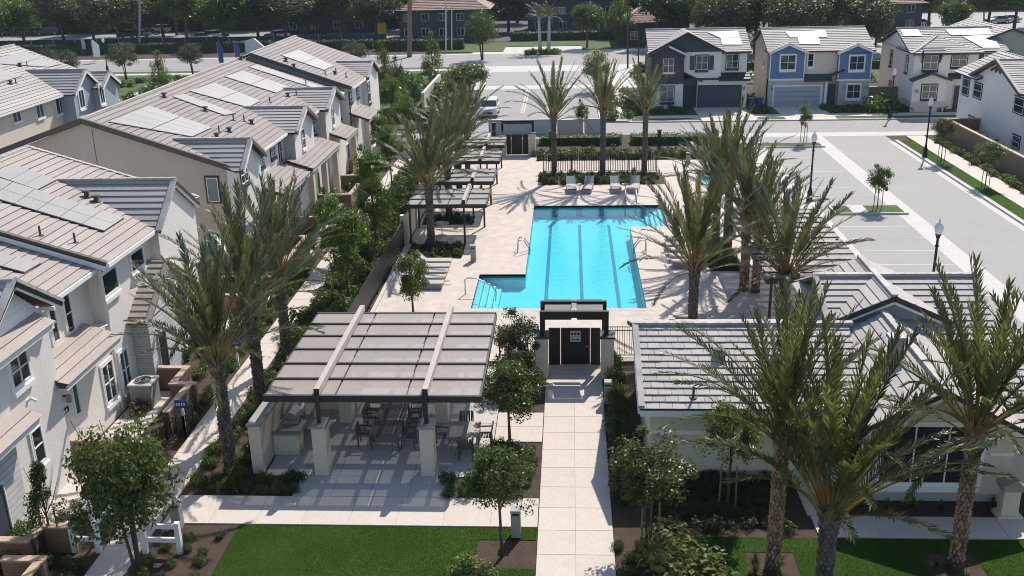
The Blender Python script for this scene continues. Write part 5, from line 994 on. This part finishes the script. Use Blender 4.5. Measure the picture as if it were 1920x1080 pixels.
MB().ext([(-11.75,32.0,0),(-11.75,37.5,0),(-11.75,37.5,1.7),(-11.75,32.0,1.95)],(.42,0,0)).build('wall',m_cream,pw); MB().ext([(-11.8,31.95,1.951),(-11.8,37.55,1.7),(-11.8,37.55,1.78),(-11.8,31.95,2.03)],(.52,0,0)).build('cap',m_greym,pw)
bc=T('barbecue_counter','cream outdoor kitchen counter under the pergola left corner','counter',(-10.7,34.5,.05))
B('base',m_cream,bc,-11.3,-10.35,33.35,36.2,.05,.88); B('counter_top',m_greym,bc,-11.32,-10.28,33.28,36.25,.88,.97); B('door',m_steel,bc,-10.35,-10.32,34.1,34.8,.2,.8); B('door',m_steel,bc,-10.35,-10.32,34.9,35.6,.2,.8)
gr=T('barbecue_grill','closed grey barbecue grill on the outdoor counter','grill',(-10.8,34.5,.97))
mb=MB(); pr=[(.33*math.cos(a),.33*math.sin(a)) for a in np.linspace(0,math.pi,9)]
mb.ext([(-10.82+x,34.1,1.1+z*1.05) for x,z in pr],(0,1.15,0)); mb.build('hood',m_steel,gr); B('firebox',m_greym,gr,-11.12,-10.5,34.08,35.27,.971,1.1); MB().tube([(-10.42,34.25,1.3),(-10.38,34.25,1.3),(-10.38,35.1,1.3),(-10.42,35.1,1.3)],.02,6).build('handle',m_steel,gr)
for y in (34.3,34.6,34.9): MB().lathe([(.04,0),(.04,.03)],(-10.48,y,1.03),8).build('knob',m_black,gr)
c2=T('serving_counter','cream serving counter with grey top between the rear columns','counter',(-9.9,37.5,.05)); B('base',m_cream,c2,-10.9,-8.9,37.2,37.9,.05,.9); B('counter_top',m_greym,c2,-10.95,-8.85,37.12,37.98,.9,.99)
# garden walls of the townhouse yards
def gwall(label,segs,h=.95,mt=m_brickl,w=.22,cap=m_capst,name='garden_wall'):
    t=T(name,label,'wall',(segs[0][0],segs[0][1],0))
    for x0,y0,x1,y1 in segs:
        a=w/2
        if abs(x1-x0)>abs(y1-y0): b=(min(x0,x1)-a,max(x0,x1)+a,y0-a,y0+a)
        else: b=(x0-a,x0+a,min(y0,y1)+a+.005,max(y0,y1)-a-.005)
        B('wall',mt if abs(x1-x0)>abs(y1-y0) or mt is not m_brickl else m_stone,t,*b,0,h); B('cap',cap,t,b[0]-.03,b[1]+.03,b[2]-.03 if abs(x1-x0)>abs(y1-y0) else b[2]-.0,b[3]+.03 if abs(x1-x0)>abs(y1-y0) else b[3],h,h+.07)
gwall('orange-brown brick wall running out from the front townhouse wall',[(-18.75,32.7,-16.2,32.7)]); gwall('stepped brown yard wall beside the air conditioner',[(-18.0,39.35,-16.85,39.35),(-16.85,37.7,-16.85,39.35),(-16.85,37.7,-15.95,37.7),(-16.1,34.9,-16.1,37.7)])
gwall('low brown planter walls at the bottom left corner',[(-18.3,26.2,-17.2,26.2),(-17.1,26.2,-17.1,27.0),(-17.1,27.0,-16.1,27.0),(-17.3,25.2,-16.2,25.2),(-16.2,23.5,-16.2,25.2)],.9)
gwall('tall stacked stone yard wall beside the third palm',[(-16.0,50,-16.0,57.5),(-18.6,50,-16.0,50),(-18.6,57.5,-16.0,57.5)],1.5,m_stone); gwall('tan yard wall with low planter behind the porch palm',[(-18.2,43.6,-16.1,43.6),(-16.1,43.6,-16.1,48.5),(-18.2,48.5,-16.1,48.5)],1.0)
for k,y in enumerate((63.5,69.5,75.5,81.5)): gwall(['dark yard wall at the nearest townhouse row porch','dark yard wall at the second townhouse row porch','dark yard wall at the third townhouse row porch','dark yard wall at the last townhouse row porch'][k],[(-18.3,y,-15.9,y),(-15.9,y,-15.9,y+3.4)],1.05,m_block)
gwall('long brown garden wall beside the large white house',[(34.1,60,34.1,92.5),(34.1,92.5,37,92.5)],1.8,m_block,.25); gwall('brown garden wall between the blue and white houses',[(32.3,110.9,35.2,110.9)],2.0,m_block,.25); gwall('tan garden wall end at the right picture edge',[(33.4,60,33.4,72.8)],1.7,m_cream,.25)
gwall('low grey stucco wall at the end of the access road',[(-7.8,97.0,-1.6,97.0)],1.4,m_lite,.3,m_lite); gwall('low beige stucco wall panel behind the thin sapling',[(-1.1,96.9,1.1,96.9)],1.35,m_tan,.3,m_lite); gwall('short grey stucco wall right of the thin sapling',[(1.6,97,3.3,97)],1.4,m_lite,.3,m_lite)
gwall('tan block wall behind the palm row near the white car',[(-16.5,112,-16.5,128)],1.8,m_tan,.3,m_lite)
for x,y,l in ((-9.3,91.3,'dark square post left of the far gate'),(-7.0,91.3,'dark square post next to the far gate'),(-2.9+1.2,88.8,'dark post in the shrubs behind the left lone palm'),(3.9+4.0,88.8,'dark post in the shrubs behind the right lone palm')):
    p=T('marker_post',l,'post',(x,y,0)); B('shaft',m_bronze,p,x-.16,x+.16,y-.16,y+.16,0,2.1 if y>90 else 1.75); B('cap',m_black,p,x-.2,x+.2,y-.2,y+.2,2.1 if y>90 else 1.75,2.2 if y>90 else 1.85)
fence('yard_gate','small black picket yard gate beside the blue sign',[(-16.0,34.6),(-15.25,34.6),(-15.25,35.6)],.95,step=.8,z=.0)
wf=T('rail_fence','white two-rail fence under the leafy tree, bottom left','fence',(-14.5,27.5,0))
for x in (-16.1,-15.3,-13.75,-12.6): B('post',m_trim,wf,x-.08,x+.08,26.87,27.03,0,1.15)
for a,b in ((-16.02,-15.38),(-13.67,-12.68)):
    for z in (.5,1.0): B('rail',m_trim,wf,a,b,26.91,26.99,z-.08,z+.08)
for x in (-16.1,-15.3):
    MB().bar((x,27.03,1.0),(x,28.2,1.0),.06,.14).build('rail',m_trim,wf); B('post',m_trim,wf,x-.07,x+.07,28.2,28.34,0,1.12)
# blue lot signs
for l,px_,z in (('small blue sign on a post in front of the stepped yard wall',(340,757),1.25),('small blue sign on a post beside the porch shrubs',(441,642),1.2)):
    a=G(*px_,z); t=T('lot_sign',l,'sign',(a[0],a[1],0)); MB().box(a[0]-.05,a[0]+.05,a[1],a[1]+.06,0,z-.1).build('post',m_trim,t); s_=B('board',m_signb,t,a[0]-.26,a[0]+.26,a[1]-.05,a[1],z-.17,z+.17); mb=MB()
    for k in range(4): mb.box(a[0]-.2+k*.1,a[0]-.14+k*.1,a[1]-.054,a[1]-.05,z-.06,z+.05)
    mb.build('lettering',m_trim,s_)
# ============================================================ furniture
def chair():
    t=T('dining_chair','chair','chair',(0,0,0)); s=.24
    for x in (-s,s):
        for y,zz in ((-.22,.42),(.22,.86)): MB().tube([(x,y*1.1,0),(x,y,.42),(x*.98,y+(.08 if y>0 else 0),zz)],.028,5).build('leg',m_dfurn,t)
        MB().tube([(x,-.22,.42),(x*1.05,-.2,.64),(x*1.05,.24,.66)],.03,5).build('arm',m_dfurn,t)
    for k in range(5): B('seat_slat',m_dfurn,t,-s,s,-.24+k*.096,-.165+k*.096,.42,.445)
    for k in range(5): MB().bar((-s+.05+k*.095,.23,.46),(-s+.05+k*.095,.3,.88),.07,.025).build('back_slat',m_dfurn,t)
    return t
CH_=chair()
def table(label,x,y,lx,ly,h,slat=True,mt=m_dfurn):
    t=T('table',label,'table',(x,y,.05))
    if slat:
        n=int(lx/.1)
        for i in range(n): B('slat',mt,t,x-lx/2+i*lx/n+.009,x-lx/2+(i+1)*lx/n-.009,y-ly/2,y+ly/2,h-.03,h)
    else:
        for i in range(3): B('slat',mt,t,x-lx/2+i*lx/3+.005,x-lx/2+(i+1)*lx/3-.005,y-ly/2,y+ly/2,h-.035,h)
    for a in (-1,1):
        for b in (-1,1): B('leg',mt,t,x+a*(lx/2-.07)-.035,x+a*(lx/2-.07)+.035,y+b*(ly/2-.07)-.035,y+b*(ly/2-.07)+.035,.05,h-.04)
    MB().box(x-lx/2+.05,x+lx/2-.05,y-.03,y+.03,h-.1,h-.035).build('apron',mt,t)
table('front dark slatted dining table under the pergola',-7.1,34.25,1.15,1.25,.8); table('rear dark slatted dining table under the pergola',-7.1,35.75,1.15,1.5,.8); table('taupe square table beside the right front column',-4.1,34.1,1.25,1.25,.8,False,m_furn)
cg='chairs round the dark slatted tables'
for x,y,rz,l in ((-7.95,34.2,1.57,'dark slatted chair left of the front dining table'),(-6.25,34.1,-1.57,'dark slatted chair right of the front dining table'),(-7.95,35.5,1.57,'dark slatted chair left of the rear dining table'),(-6.25,35.4,-1.57,'dark slatted chair right of the rear dining table near side'),(-6.25,36.2,-1.57,'dark slatted chair right of the rear dining table far side'),(-7.95,36.2,1.57,'dark slatted chair at the far left of the rear dining table'),
  (-4.95,34.1,1.57,'chair left of the taupe square table'),(-3.95,33.25,3.14,'chair on the near side of the taupe square table'),(-3.3,34.2,-1.57,'chair right of the taupe square table'),(-4.1,35.0,0,'chair on the far side of the taupe square table')): inst(CH_,USED,(x,y,.05),rz,1.05,l,cg if x<-5.5 else 'chairs round the square table')
def lounger():
    t=T('sun_lounger','lounger','sun lounger',(0,0,0))
    for y in (-.3,.3): MB().box(-.15,1.4,y-.025,y+.025,.28,.34).build('side_rail',m_furn,t)
    for x in (.05,1.25):
        for y in (-.3,.3): B('leg',m_furn,t,x-.03,x+.03,y-.025,y+.025,0,.28)
    B('seat_sling',m_sling,t,-.1,1.38,-.27,.27,.33,.35); MB().ext([(-.1,-.27,.34),(-.62,-.27,.78),(-.64,-.27,.755),(-.12,-.27,.315)],(0,.54,0)).build('back_sling',m_sling,t)
    MB().bar((-.1,-.3,.33),(-.66,-.3,.8),.05,.05).build('back_rail',m_furn,t); MB().bar((-.1,.3,.33),(-.66,.3,.8),.05,.05).build('back_rail',m_furn,t)
    B('base',m_furn,t,.0,1.3,-.28,.28,.02,.27)
    return t
LG=lounger()
for k in range(5): inst(LG,USED,(-8.5,52.3+k*1.0,.05),0,1.05,'pale sling lounger beside the deck tree, '+ORD(k+1)+' from the near end','loungers by the deck tree')
for k in range(5): inst(LG,USED,(7.3,55.9+k*1.15,.05),math.pi,1.05,'pale sling lounger right of the lap pool, '+ORD(k+1)+' from the near end','loungers right of the pool')
for k,(x,l) in enumerate(((.05,'far pool lounger, first from the left'),(1.4,'far pool lounger, second from the left'),(3.4,'far pool lounger, third from the left'),(4.9,'far pool lounger, rightmost by the ladder'))): inst(LG,USED,(x,74.7,.05),-math.pi/2+(-.12 if k%2 else .05),1.1,l,'loungers behind the pool')
for x,y,rz,l in ((6.6,47.0,2.9,'lounger left of the trunk near the clubhouse ridge'),(8.3,46.2,math.pi,'lounger behind the clubhouse ridge')): inst(LG,USED,(x,y,.05),rz,1.05,l,'loungers near the clubhouse')
for x,y,l in ((.72,74.2,'small round side table between the left pair of far loungers'),(4.15,74.2,'small round side table between the right pair of far loungers'),(-8.4,62.6,'round table under the nearest cabana'),(-8.2,68.8,'round table under the second cabana'),(-8.0,75,'round table under the third cabana')):
    t=T('side_table',l,'table',(x,y,.05)); k=1 if y>74 and x>0 else 1.7; MB().lathe([(.28*k,.46*k),(.28*k,.49*k),(.02,.495*k)],(x,y,.05),14).build('top',m_furn,t); MB().tube([(x,y,.07),(x,y,.05+.46*k)],.03,6).build('stem',m_furn,t); MB().lathe([(.2*k,0),(.18*k,.03),(.03,.05)],(x,y,.05),12).build('base',m_furn,t)
# umbrella folded near loungers
a=(6.75,61.3); t=T('closed_umbrella','closed dark umbrella standing among the right-hand loungers','umbrella',(*a,.05)); MB().tube([(*a,.05),(*a,2.6)],.03,6).build('pole',m_steel,t); MB().lathe([(.16,.9),(.19,1.1),(.13,1.7),(.05,2.4),(.02,2.55)],(*a,.05),9).build('canopy',m_bronze,t); MB().lathe([(.28,0),(.25,.08),(.04,.1)],(*a,.05),12).build('base',m_black,t)
# bollards
def bollard(): 
    t=T('path_bollard','b','bollard',(0,0,0)); B('shaft',m_greym,t,-.15,.15,-.15,.15,0,.78); B('light_slot',m_black,t,-.12,.12,-.12,.12,.78,.86); B('cap',m_greym,t,-.16,.16,-.16,.16,.86,.96); return t
BO=bollard()
for p,l in (((888,491),'grey bollard light on the deck beside the nearest cabana bed'),((968,1006),'grey bollard light behind the lawn tree'),((335,990),'grey bollard light at the corner of the side walkway'),((1140,757),'brown bollard light beside the gate walkway'),((1290,309),'grey bollard light near the far shrubs'),((1374,443),'grey bollard light between the right-hand palms')): inst(BO,USED,(*G(*p)[:2],.05),0,1.05,l,'path bollards')
# pool rails
def rail(label,pts,r=.034):
    t=T('pool_rail',label,'handrail',pts[0][0]); 
    for q in pts: MB().tube(q,r,7).build('tube',m_steel,t,smooth=True)
arch=lambda x0,x1,y,h=.85:[(x0,y,.05),(x0,y,h*.75),(x0+(x1-x0)*.12,y,h),(x0+(x1-x0)*.5,y,h*.98),(x0+(x1-x0)*.9,y,h*.45),(x1,y,-.05)]
rail('curved steel grab rails on the left pool edge',[arch(-3.25,-2.5,58.7),arch(-3.25,-2.5,59.3)]); rail('curved steel grab rails on the right pool edge',[arch(4.6,3.85,58.6),arch(4.6,3.85,59.2)])
rail('bent steel handrail at the wading steps',[[(-5.75,51.2,.05),(-5.75,51.2,.9),(-5.6,51.2,1.0),(-5.1,51.2,.98),(-4.3,51.2,.55),(-4.05,51.2,.2),(-4.1,51.2,-.3)]])
rail('steel ladder rails at the far pool edge',[[(x,70.9,.05),(x,70.9,.8),(x,70.6,1.0),(x,70.1,.95),(x,69.6,.5),(x,69.55,-.3)] for x in (3.95,4.7)]); rail('steel handrail at the right pool steps',[[(6.9,66.6,.05),(6.9,66.6,.9),(6.6,66.6,1.0),(5.6,66.6,.5),(5.3,66.6,-.3)]])
# pool lift
t=T('pool_lift','pool lift chair with bent arm near the right palms','pool lift',(9.3,59.5,.05)); MB().tube([(8.9,61.5,.05),(8.9,61.5,1.2),(8.6,61.2,1.5),(8.0,60.8,1.3)],.05,6).build('arm',m_greym,t); B('seat',m_lite,t,7.7,8.2,60.6,61.1,.7,.8)
# AC unit
t=T('air_conditioner','grey air conditioner unit with round fan grille beside the yard wall','air conditioner',(-18.1,37.6,.03)); B('casing',m_greym,t,-18.55,-17.65,37.25,38.15,.03,1.05); B('lid',m_lite,t,-18.6,-17.6,37.2,38.2,1.05,1.12); MB().lathe([(.34,0),(.34,.03),(.02,.035)],(-18.1,37.7,1.12),18).build('fan_grille',m_black,t)
for k in range(3): MB().lathe([(.36-.1*k,0),(.36-.1*k,.045),(.33-.1*k,.045),(.33-.1*k,0)],(-18.1,37.7,1.12),18).build('grille_ring',m_greym,t)
# planter box and pedestal
t=T('clipped_planter','square clipped box plant on the bottom left porch','plant',(-18.2,27.3,0)); o=npmesh('foliage',*leaf_quads(np.random.default_rng(4).uniform((-.45,-.45,.1),(.45,.45,.72),(2200,3)),unit(np.random.default_rng(5),2200),np.random.default_rng(6),.09),m_leafa,t)
a=G(1887,966); t=T('stone_pedestal','pale pedestal with pitched cap beside the clubhouse path','pedestal',(a[0],a[1],0)); x,y=a[0],a[1]; B('plinth',m_cream,t,x-.4,x+.4,y-.3,y+.3,0,.12); B('shaft',m_cream,t,x-.27,x+.27,y-.2,y+.2,.12,1.05); MB().ext([(x-.36,y-.3,1.05),(x+.36,y-.3,1.05),(x+.36,y-.3,1.22),(x,y-.3,1.45),(x-.36,y-.3,1.22)],(0,.6,0)).build('cap',m_greym,t)
# street lamps
def lamp():
    t=T('street_lamp','l','street lamp',(0,0,0)); MB().lathe([(.26,0),(.26,.12),(.2,.2),(.18,.75),(.12,.9),(.1,1.05),(.075,1.1),(.06,4.1),(.1,4.14),(.1,4.2),(.16,4.32)],n=12).build('pole',m_black,t,smooth=False)
    MB().lathe([(.13,4.32),(.2,4.5),(.22,4.65),(.16,4.85),(.07,4.95)],n=12).build('globe',m_globe,t,smooth=True); MB().lathe([(.07,4.95),(.05,5.02),(.01,5.14)],n=8).build('finial',m_globe,t); MB().lathe([(.11,3.7),(.11,3.78)],n=10).build('collar',m_black,t); return t
SL=lamp()
for p,l in (((1763,411),'black street lamp with clear globe rising behind the front right palms'),((1747,182),'black street lamp with clear globe on the right verge'),((1528,246),'black street lamp between the palms and the parking bays'),((1678,127),'black street lamp in front of the white house side wall'),((192,70),'tall dark lamp post on the boulevard verge')): a=G(*p,5.1); inst(SL,USED,(a[0],a[1],.02),0,1,l,'street lamps')
# ============================================================ vehicles
def car(label,loc,rz,col,suv=False,group=None):
    t=T('parked_car',label,'car',(0,0,0),group); L,W=(4.8,1.9) if suv else (4.6,1.82); H=1.75 if suv else 1.45; b=.62*H; mb=MB()
    prof=[(-L/2,.35),(-L/2,.62),(-L/2+.05,b-.08),(-L/2+1.0,b+.02),(-L/2+1.2,b+.03),(L/2-.15,b),(L/2,b-.1),(L/2,.35)] if not suv else [(-L/2,.4),(-L/2,.75),(-L/2+.06,b-.1),(-L/2+1.15,b+.02),(L/2-.12,b+.02),(L/2,b-.1),(L/2,.4)]
    P=[(x,-W/2,z) for x,z in prof]; n=len(P); vs=[]
    for y,s,zz in ((-W/2,.98,0),(-W/2+.08,1,.03),(W/2-.08,1,.03),(W/2,.98,0)): vs+=[(x*s,y,z+(zz if z>.5 else 0)) for x,z in prof]
    mb.add(vs,[tuple(range(n))[::-1],tuple(range(3*n,4*n))]+[(k*n+i,k*n+(i+1)%n,(k+1)*n+(i+1)%n,(k+1)*n+i) for k in range(3) for i in range(n)]); bm=mat('car paint',col,.25,.02,1,spec=.7); body=mb.build('body',bm,t)
    x0,x1,x2,x3=(-L/2+1.05,-L/2+1.85,L/2-.45,L/2-.1) if suv else (-L/2+1.1,-L/2+1.95,L/2-1.3,L/2-.55); w0,w1=W/2-.06,W/2-.2; z0,z1=b+.01,H
    cab=[(x0,-w0,z0),(x3,-w0,z0),(x3,w0,z0),(x0,w0,z0),(x1,-w1,z1-.06),(x2,-w1,z1-.06),(x2,w1,z1-.06),(x1,w1,z1-.06)]
    MB().add(cab,[(4,5,6,7),(0,1,5,4),(1,2,6,5),(2,3,7,6),(3,0,4,7)]).build('cabin_glass',m_glass,t); MB().add([(x1-.08,-w1-.03,z1-.055),(x2+.06,-w1-.03,z1-.055),(x2+.06,w1+.03,z1-.055),(x1-.08,w1+.03,z1-.055),(x1+.05,-w1+.05,z1),(x2-.05,-w1+.05,z1),(x2-.05,w1-.05,z1),(x1+.05,w1-.05,z1)],[(0,3,2,1),(4,5,6,7),(0,1,5,4),(1,2,6,5),(2,3,7,6),(3,0,4,7)]).build('cabin_roof',bm,t)
    for sx in (-L/2+.9,L/2-.9):
        for sy in (-1,1):
            mb=MB().tube([(sx,sy*(W/2-.2),.33),(sx,sy*(W/2+.02),.33)],.33,14); w_=mb.build('wheel',m_tyre,t); MB().tube([(sx,sy*(W/2+.021),.33),(sx,sy*(W/2+.03),.33)],.2,10).build('rim',m_steel,w_)
    for sy in (-1,1): MB().box(-L/2-.01,-L/2+.1,sy*(W/2-.3)-.2,sy*(W/2-.3)+.2,b-.28,b-.13).build('headlight',m_globe,t); MB().bar((x1-.5,sy*(W/2),b+.1),(x1-.5,sy*(W/2+.18),b+.12),.12,.14).build('mirror',bm,t)
    MB().box(-L/2-.015,-L/2+.02,-.5,.5,.5,.72).build('grille',m_black,t)
    t.location=loc; t.rotation_euler=(0,0,rz); return t
a=G(925,224); car('silver white SUV parked on the left of the access road',(-8.7,107.9,.02),math.pi/2,(.62,.63,.64),True)
cc=[(.6,.6,.6),(.03,.03,.035),(.02,.022,.03),(.4,.4,.42),(.05,.05,.06),(.65,.65,.65),(.25,.05,.04)]
names=['pale','black','dark','silver','charcoal','white','maroon']
for k,(x,y) in enumerate(((245,72),(262,70),(280,66),(300,62),(322,56),(375,76),(392,74),(408,72),(505,78),(520,74),(625,76),(60,66),(90,66),(20,66))):
    a=G(x,y); car(['black car at the left end of the far car park row','white car second in the far car park row','black car third in the far car park row','silver car behind the utility pole','dark car at the back of the far car park','pale car half hidden by the far tree trunks','silver car among the far tree trunks','dark car right of the far tree trunks','dark car near the right of the far car park','white car in the right far car park gap','dark car under the rightmost far trees','dark car in deep shade at the far left','charcoal car in deep shade at the far left','black car at the far left picture edge'][k],(a[0],a[1],.03),random.choice((.3,.35,-2.8)),cc[[1,5,2,3,4,0,3,2,1,5,4,2,4,1][k]],k%3==0,'cars in the far car park')
for k,(x,y) in enumerate(((1690,48),(1720,50),(1870,44),(1890,42))): a=G(x,y); car(['pale car behind the white house roof, left','pale car behind the white house roof, right','grey car at the top right, left of two','grey car at the top right, right of two'][k],(a[0],a[1],.03),.1,cc[[0,3,3,0][k]],False,'cars at the top right')
a=(44.6,105.4); car('pale car nose beside the white house garage',(43.4,104.6,.14),-math.pi/2,(.55,.56,.58))
# bins
for x,l in ((19.75,'blue wheelie bin left of the pair between the houses'),(20.55,'blue wheelie bin right of the pair between the houses')):
    t=T('wheelie_bin',l,'bin',(x,110.6,.1)); MB().ext([(x-.28,110.4,.12),(x+.28,110.4,.12),(x+.34,110.4,1.0),(x-.34,110.4,1.0)],(0,.6,0)).build('body',m_bin,t); B('lid',m_bin,t,x-.37,x+.37,110.36,111.04,1.0,1.08)
for y,l in ((87.2,'grey utility box behind the garden wall, near one'),(89.0,'dark bin behind the garden wall, middle'),(90.6,'dark bin behind the garden wall, far one')):
    t=T('utility_bin',l,'bin',(36.0,y,0)); B('body',m_greym if y<88 else m_trimd,t,35.6,36.3,y-.4,y+.4,0,.95); B('lid',m_greym,t,35.56,36.34,y-.44,y+.44,.95,1.02)
# ============================================================ boulevard furniture
sf=T('fence_screen','long dark teal screened fence behind the boulevard','fence',(-90,178,0))
for x in np.arange(-160,-33,4.0): B('screen',m_screen,sf,x+.05,x+3.95,178,178.05,.1,2.3); B('post',m_greym,sf,x-.05,x+.05,177.95,178.1,0,2.4)
def pole(label,px,py,pyt,r,name='utility_pole',mt=m_greym,arm=None):
    a=G(px,py); b=PY(px,pyt,a[1]); t=T(name,label,'pole',(a[0],a[1],0)); MB().tube([(a[0],a[1],-.05),(b[0],a[1],b[2])],[r,r*.75],8).build('shaft',mt,t)
    if arm: MB().tube([(b[0],a[1],b[2]-arm[1]),(b[0]+arm[0],a[1],b[2]-arm[1]+.6)],.06,6).build('arm',mt,t); B('lamp_head',m_lite,t,b[0]+arm[0]-.4,b[0]+arm[0]+.2,a[1]-.15,a[1]+.15,b[2]-arm[1]+.5,b[2]-arm[1]+.65)
pole('thick grey utility pole left of the conical pear',768,107,-60,.42,mt=m_block); pole('pale street light pole right of the conical pear',836,100,-40,.14,'street_light',m_lite,(-1.2,5)); pole('thin pale pole right of the pale street light',847,99,10,.11,'street_light',m_lite); pole('utility pole behind the left car park',262,98,-60,.25); pole('dark signal pole left of the charcoal house',1177,128,-40,.14,'signal_pole',m_bronze); pole('thin signal pole next to the charcoal house corner',1197,130,60,.1,'signal_pole',m_bronze); pole('dark pole above the blue house roof',1432,70,-60,.2,'utility_pole',m_bronze); pole('thin pole at the top right road',1845,60,-30,.14,'street_light',m_bronze)
def banner(label,px,py,pyt,mt,dx=.8):
    a=G(px,py); b=PY(px,pyt,a[1]); h=b[2]; t=T('feather_banner',label,'banner',(a[0],a[1],0)); MB().tube([(a[0],a[1],0),(a[0],a[1],h),(a[0]+.3,a[1],h+.25)],.04,6).build('pole',m_greym,t)
    MB().ext([(a[0]+.05,a[1],1.0),(a[0]+dx,a[1]+.1,.9),(a[0]+dx+.1,a[1]+.05,h*.8),(a[0]+.35,a[1],h+.2),(a[0]+.05,a[1],h)],(0,.02,0)).build('cloth',mt,t)
banner('white feather banner on the boulevard',177,118,77,m_globe,1.1); banner('small pale banner pole left of the white banner',156,103,75,m_lite,.6); banner('blue feather banner left of the pair',412,130,80,m_signb,.7); banner('blue feather banner right of the pair',443,122,80,m_signb,.7); m_yel=mat('yellow cloth',(.75,.45,.02),.8); banner('yellow vertical flag under the far trees',709,75,36,m_yel,1.6)
a=G(484,112); t=T('boulder_sign','pale leaning monument stone above the townhouse ridge','monument',(a[0],a[1],0)); MB().ext([(a[0]-2,a[1],0),(a[0]+2.2,a[1],0),(a[0]+2.0,a[1],1.2),(a[0]-.4,a[1],3.4),(a[0]-1.9,a[1],3.0)],(0,.6,0)).build('slab',m_lite,t)
# ============================================================ air
hz=MB().box(-640,640,-80,660,-1.5,30).build('haze',None,kind='stuff',label='thin pale summer haze over the whole place',cat='haze')
M=bpy.data.materials.new('haze air'); M.use_nodes=True; nt=M.node_tree; nt.nodes.remove(nt.nodes['Principled BSDF']); v=nt.nodes.new('ShaderNodeVolumePrincipled'); v.inputs['Color'].default_value=(.75,.86,1,1); v.inputs['Density'].default_value=.00011; v.inputs['Anisotropy'].default_value=.2
nt.links.new(v.outputs[0],nt.nodes['Material Output'].inputs['Volume']); hz.data.materials.clear(); hz.data.materials.append(M)
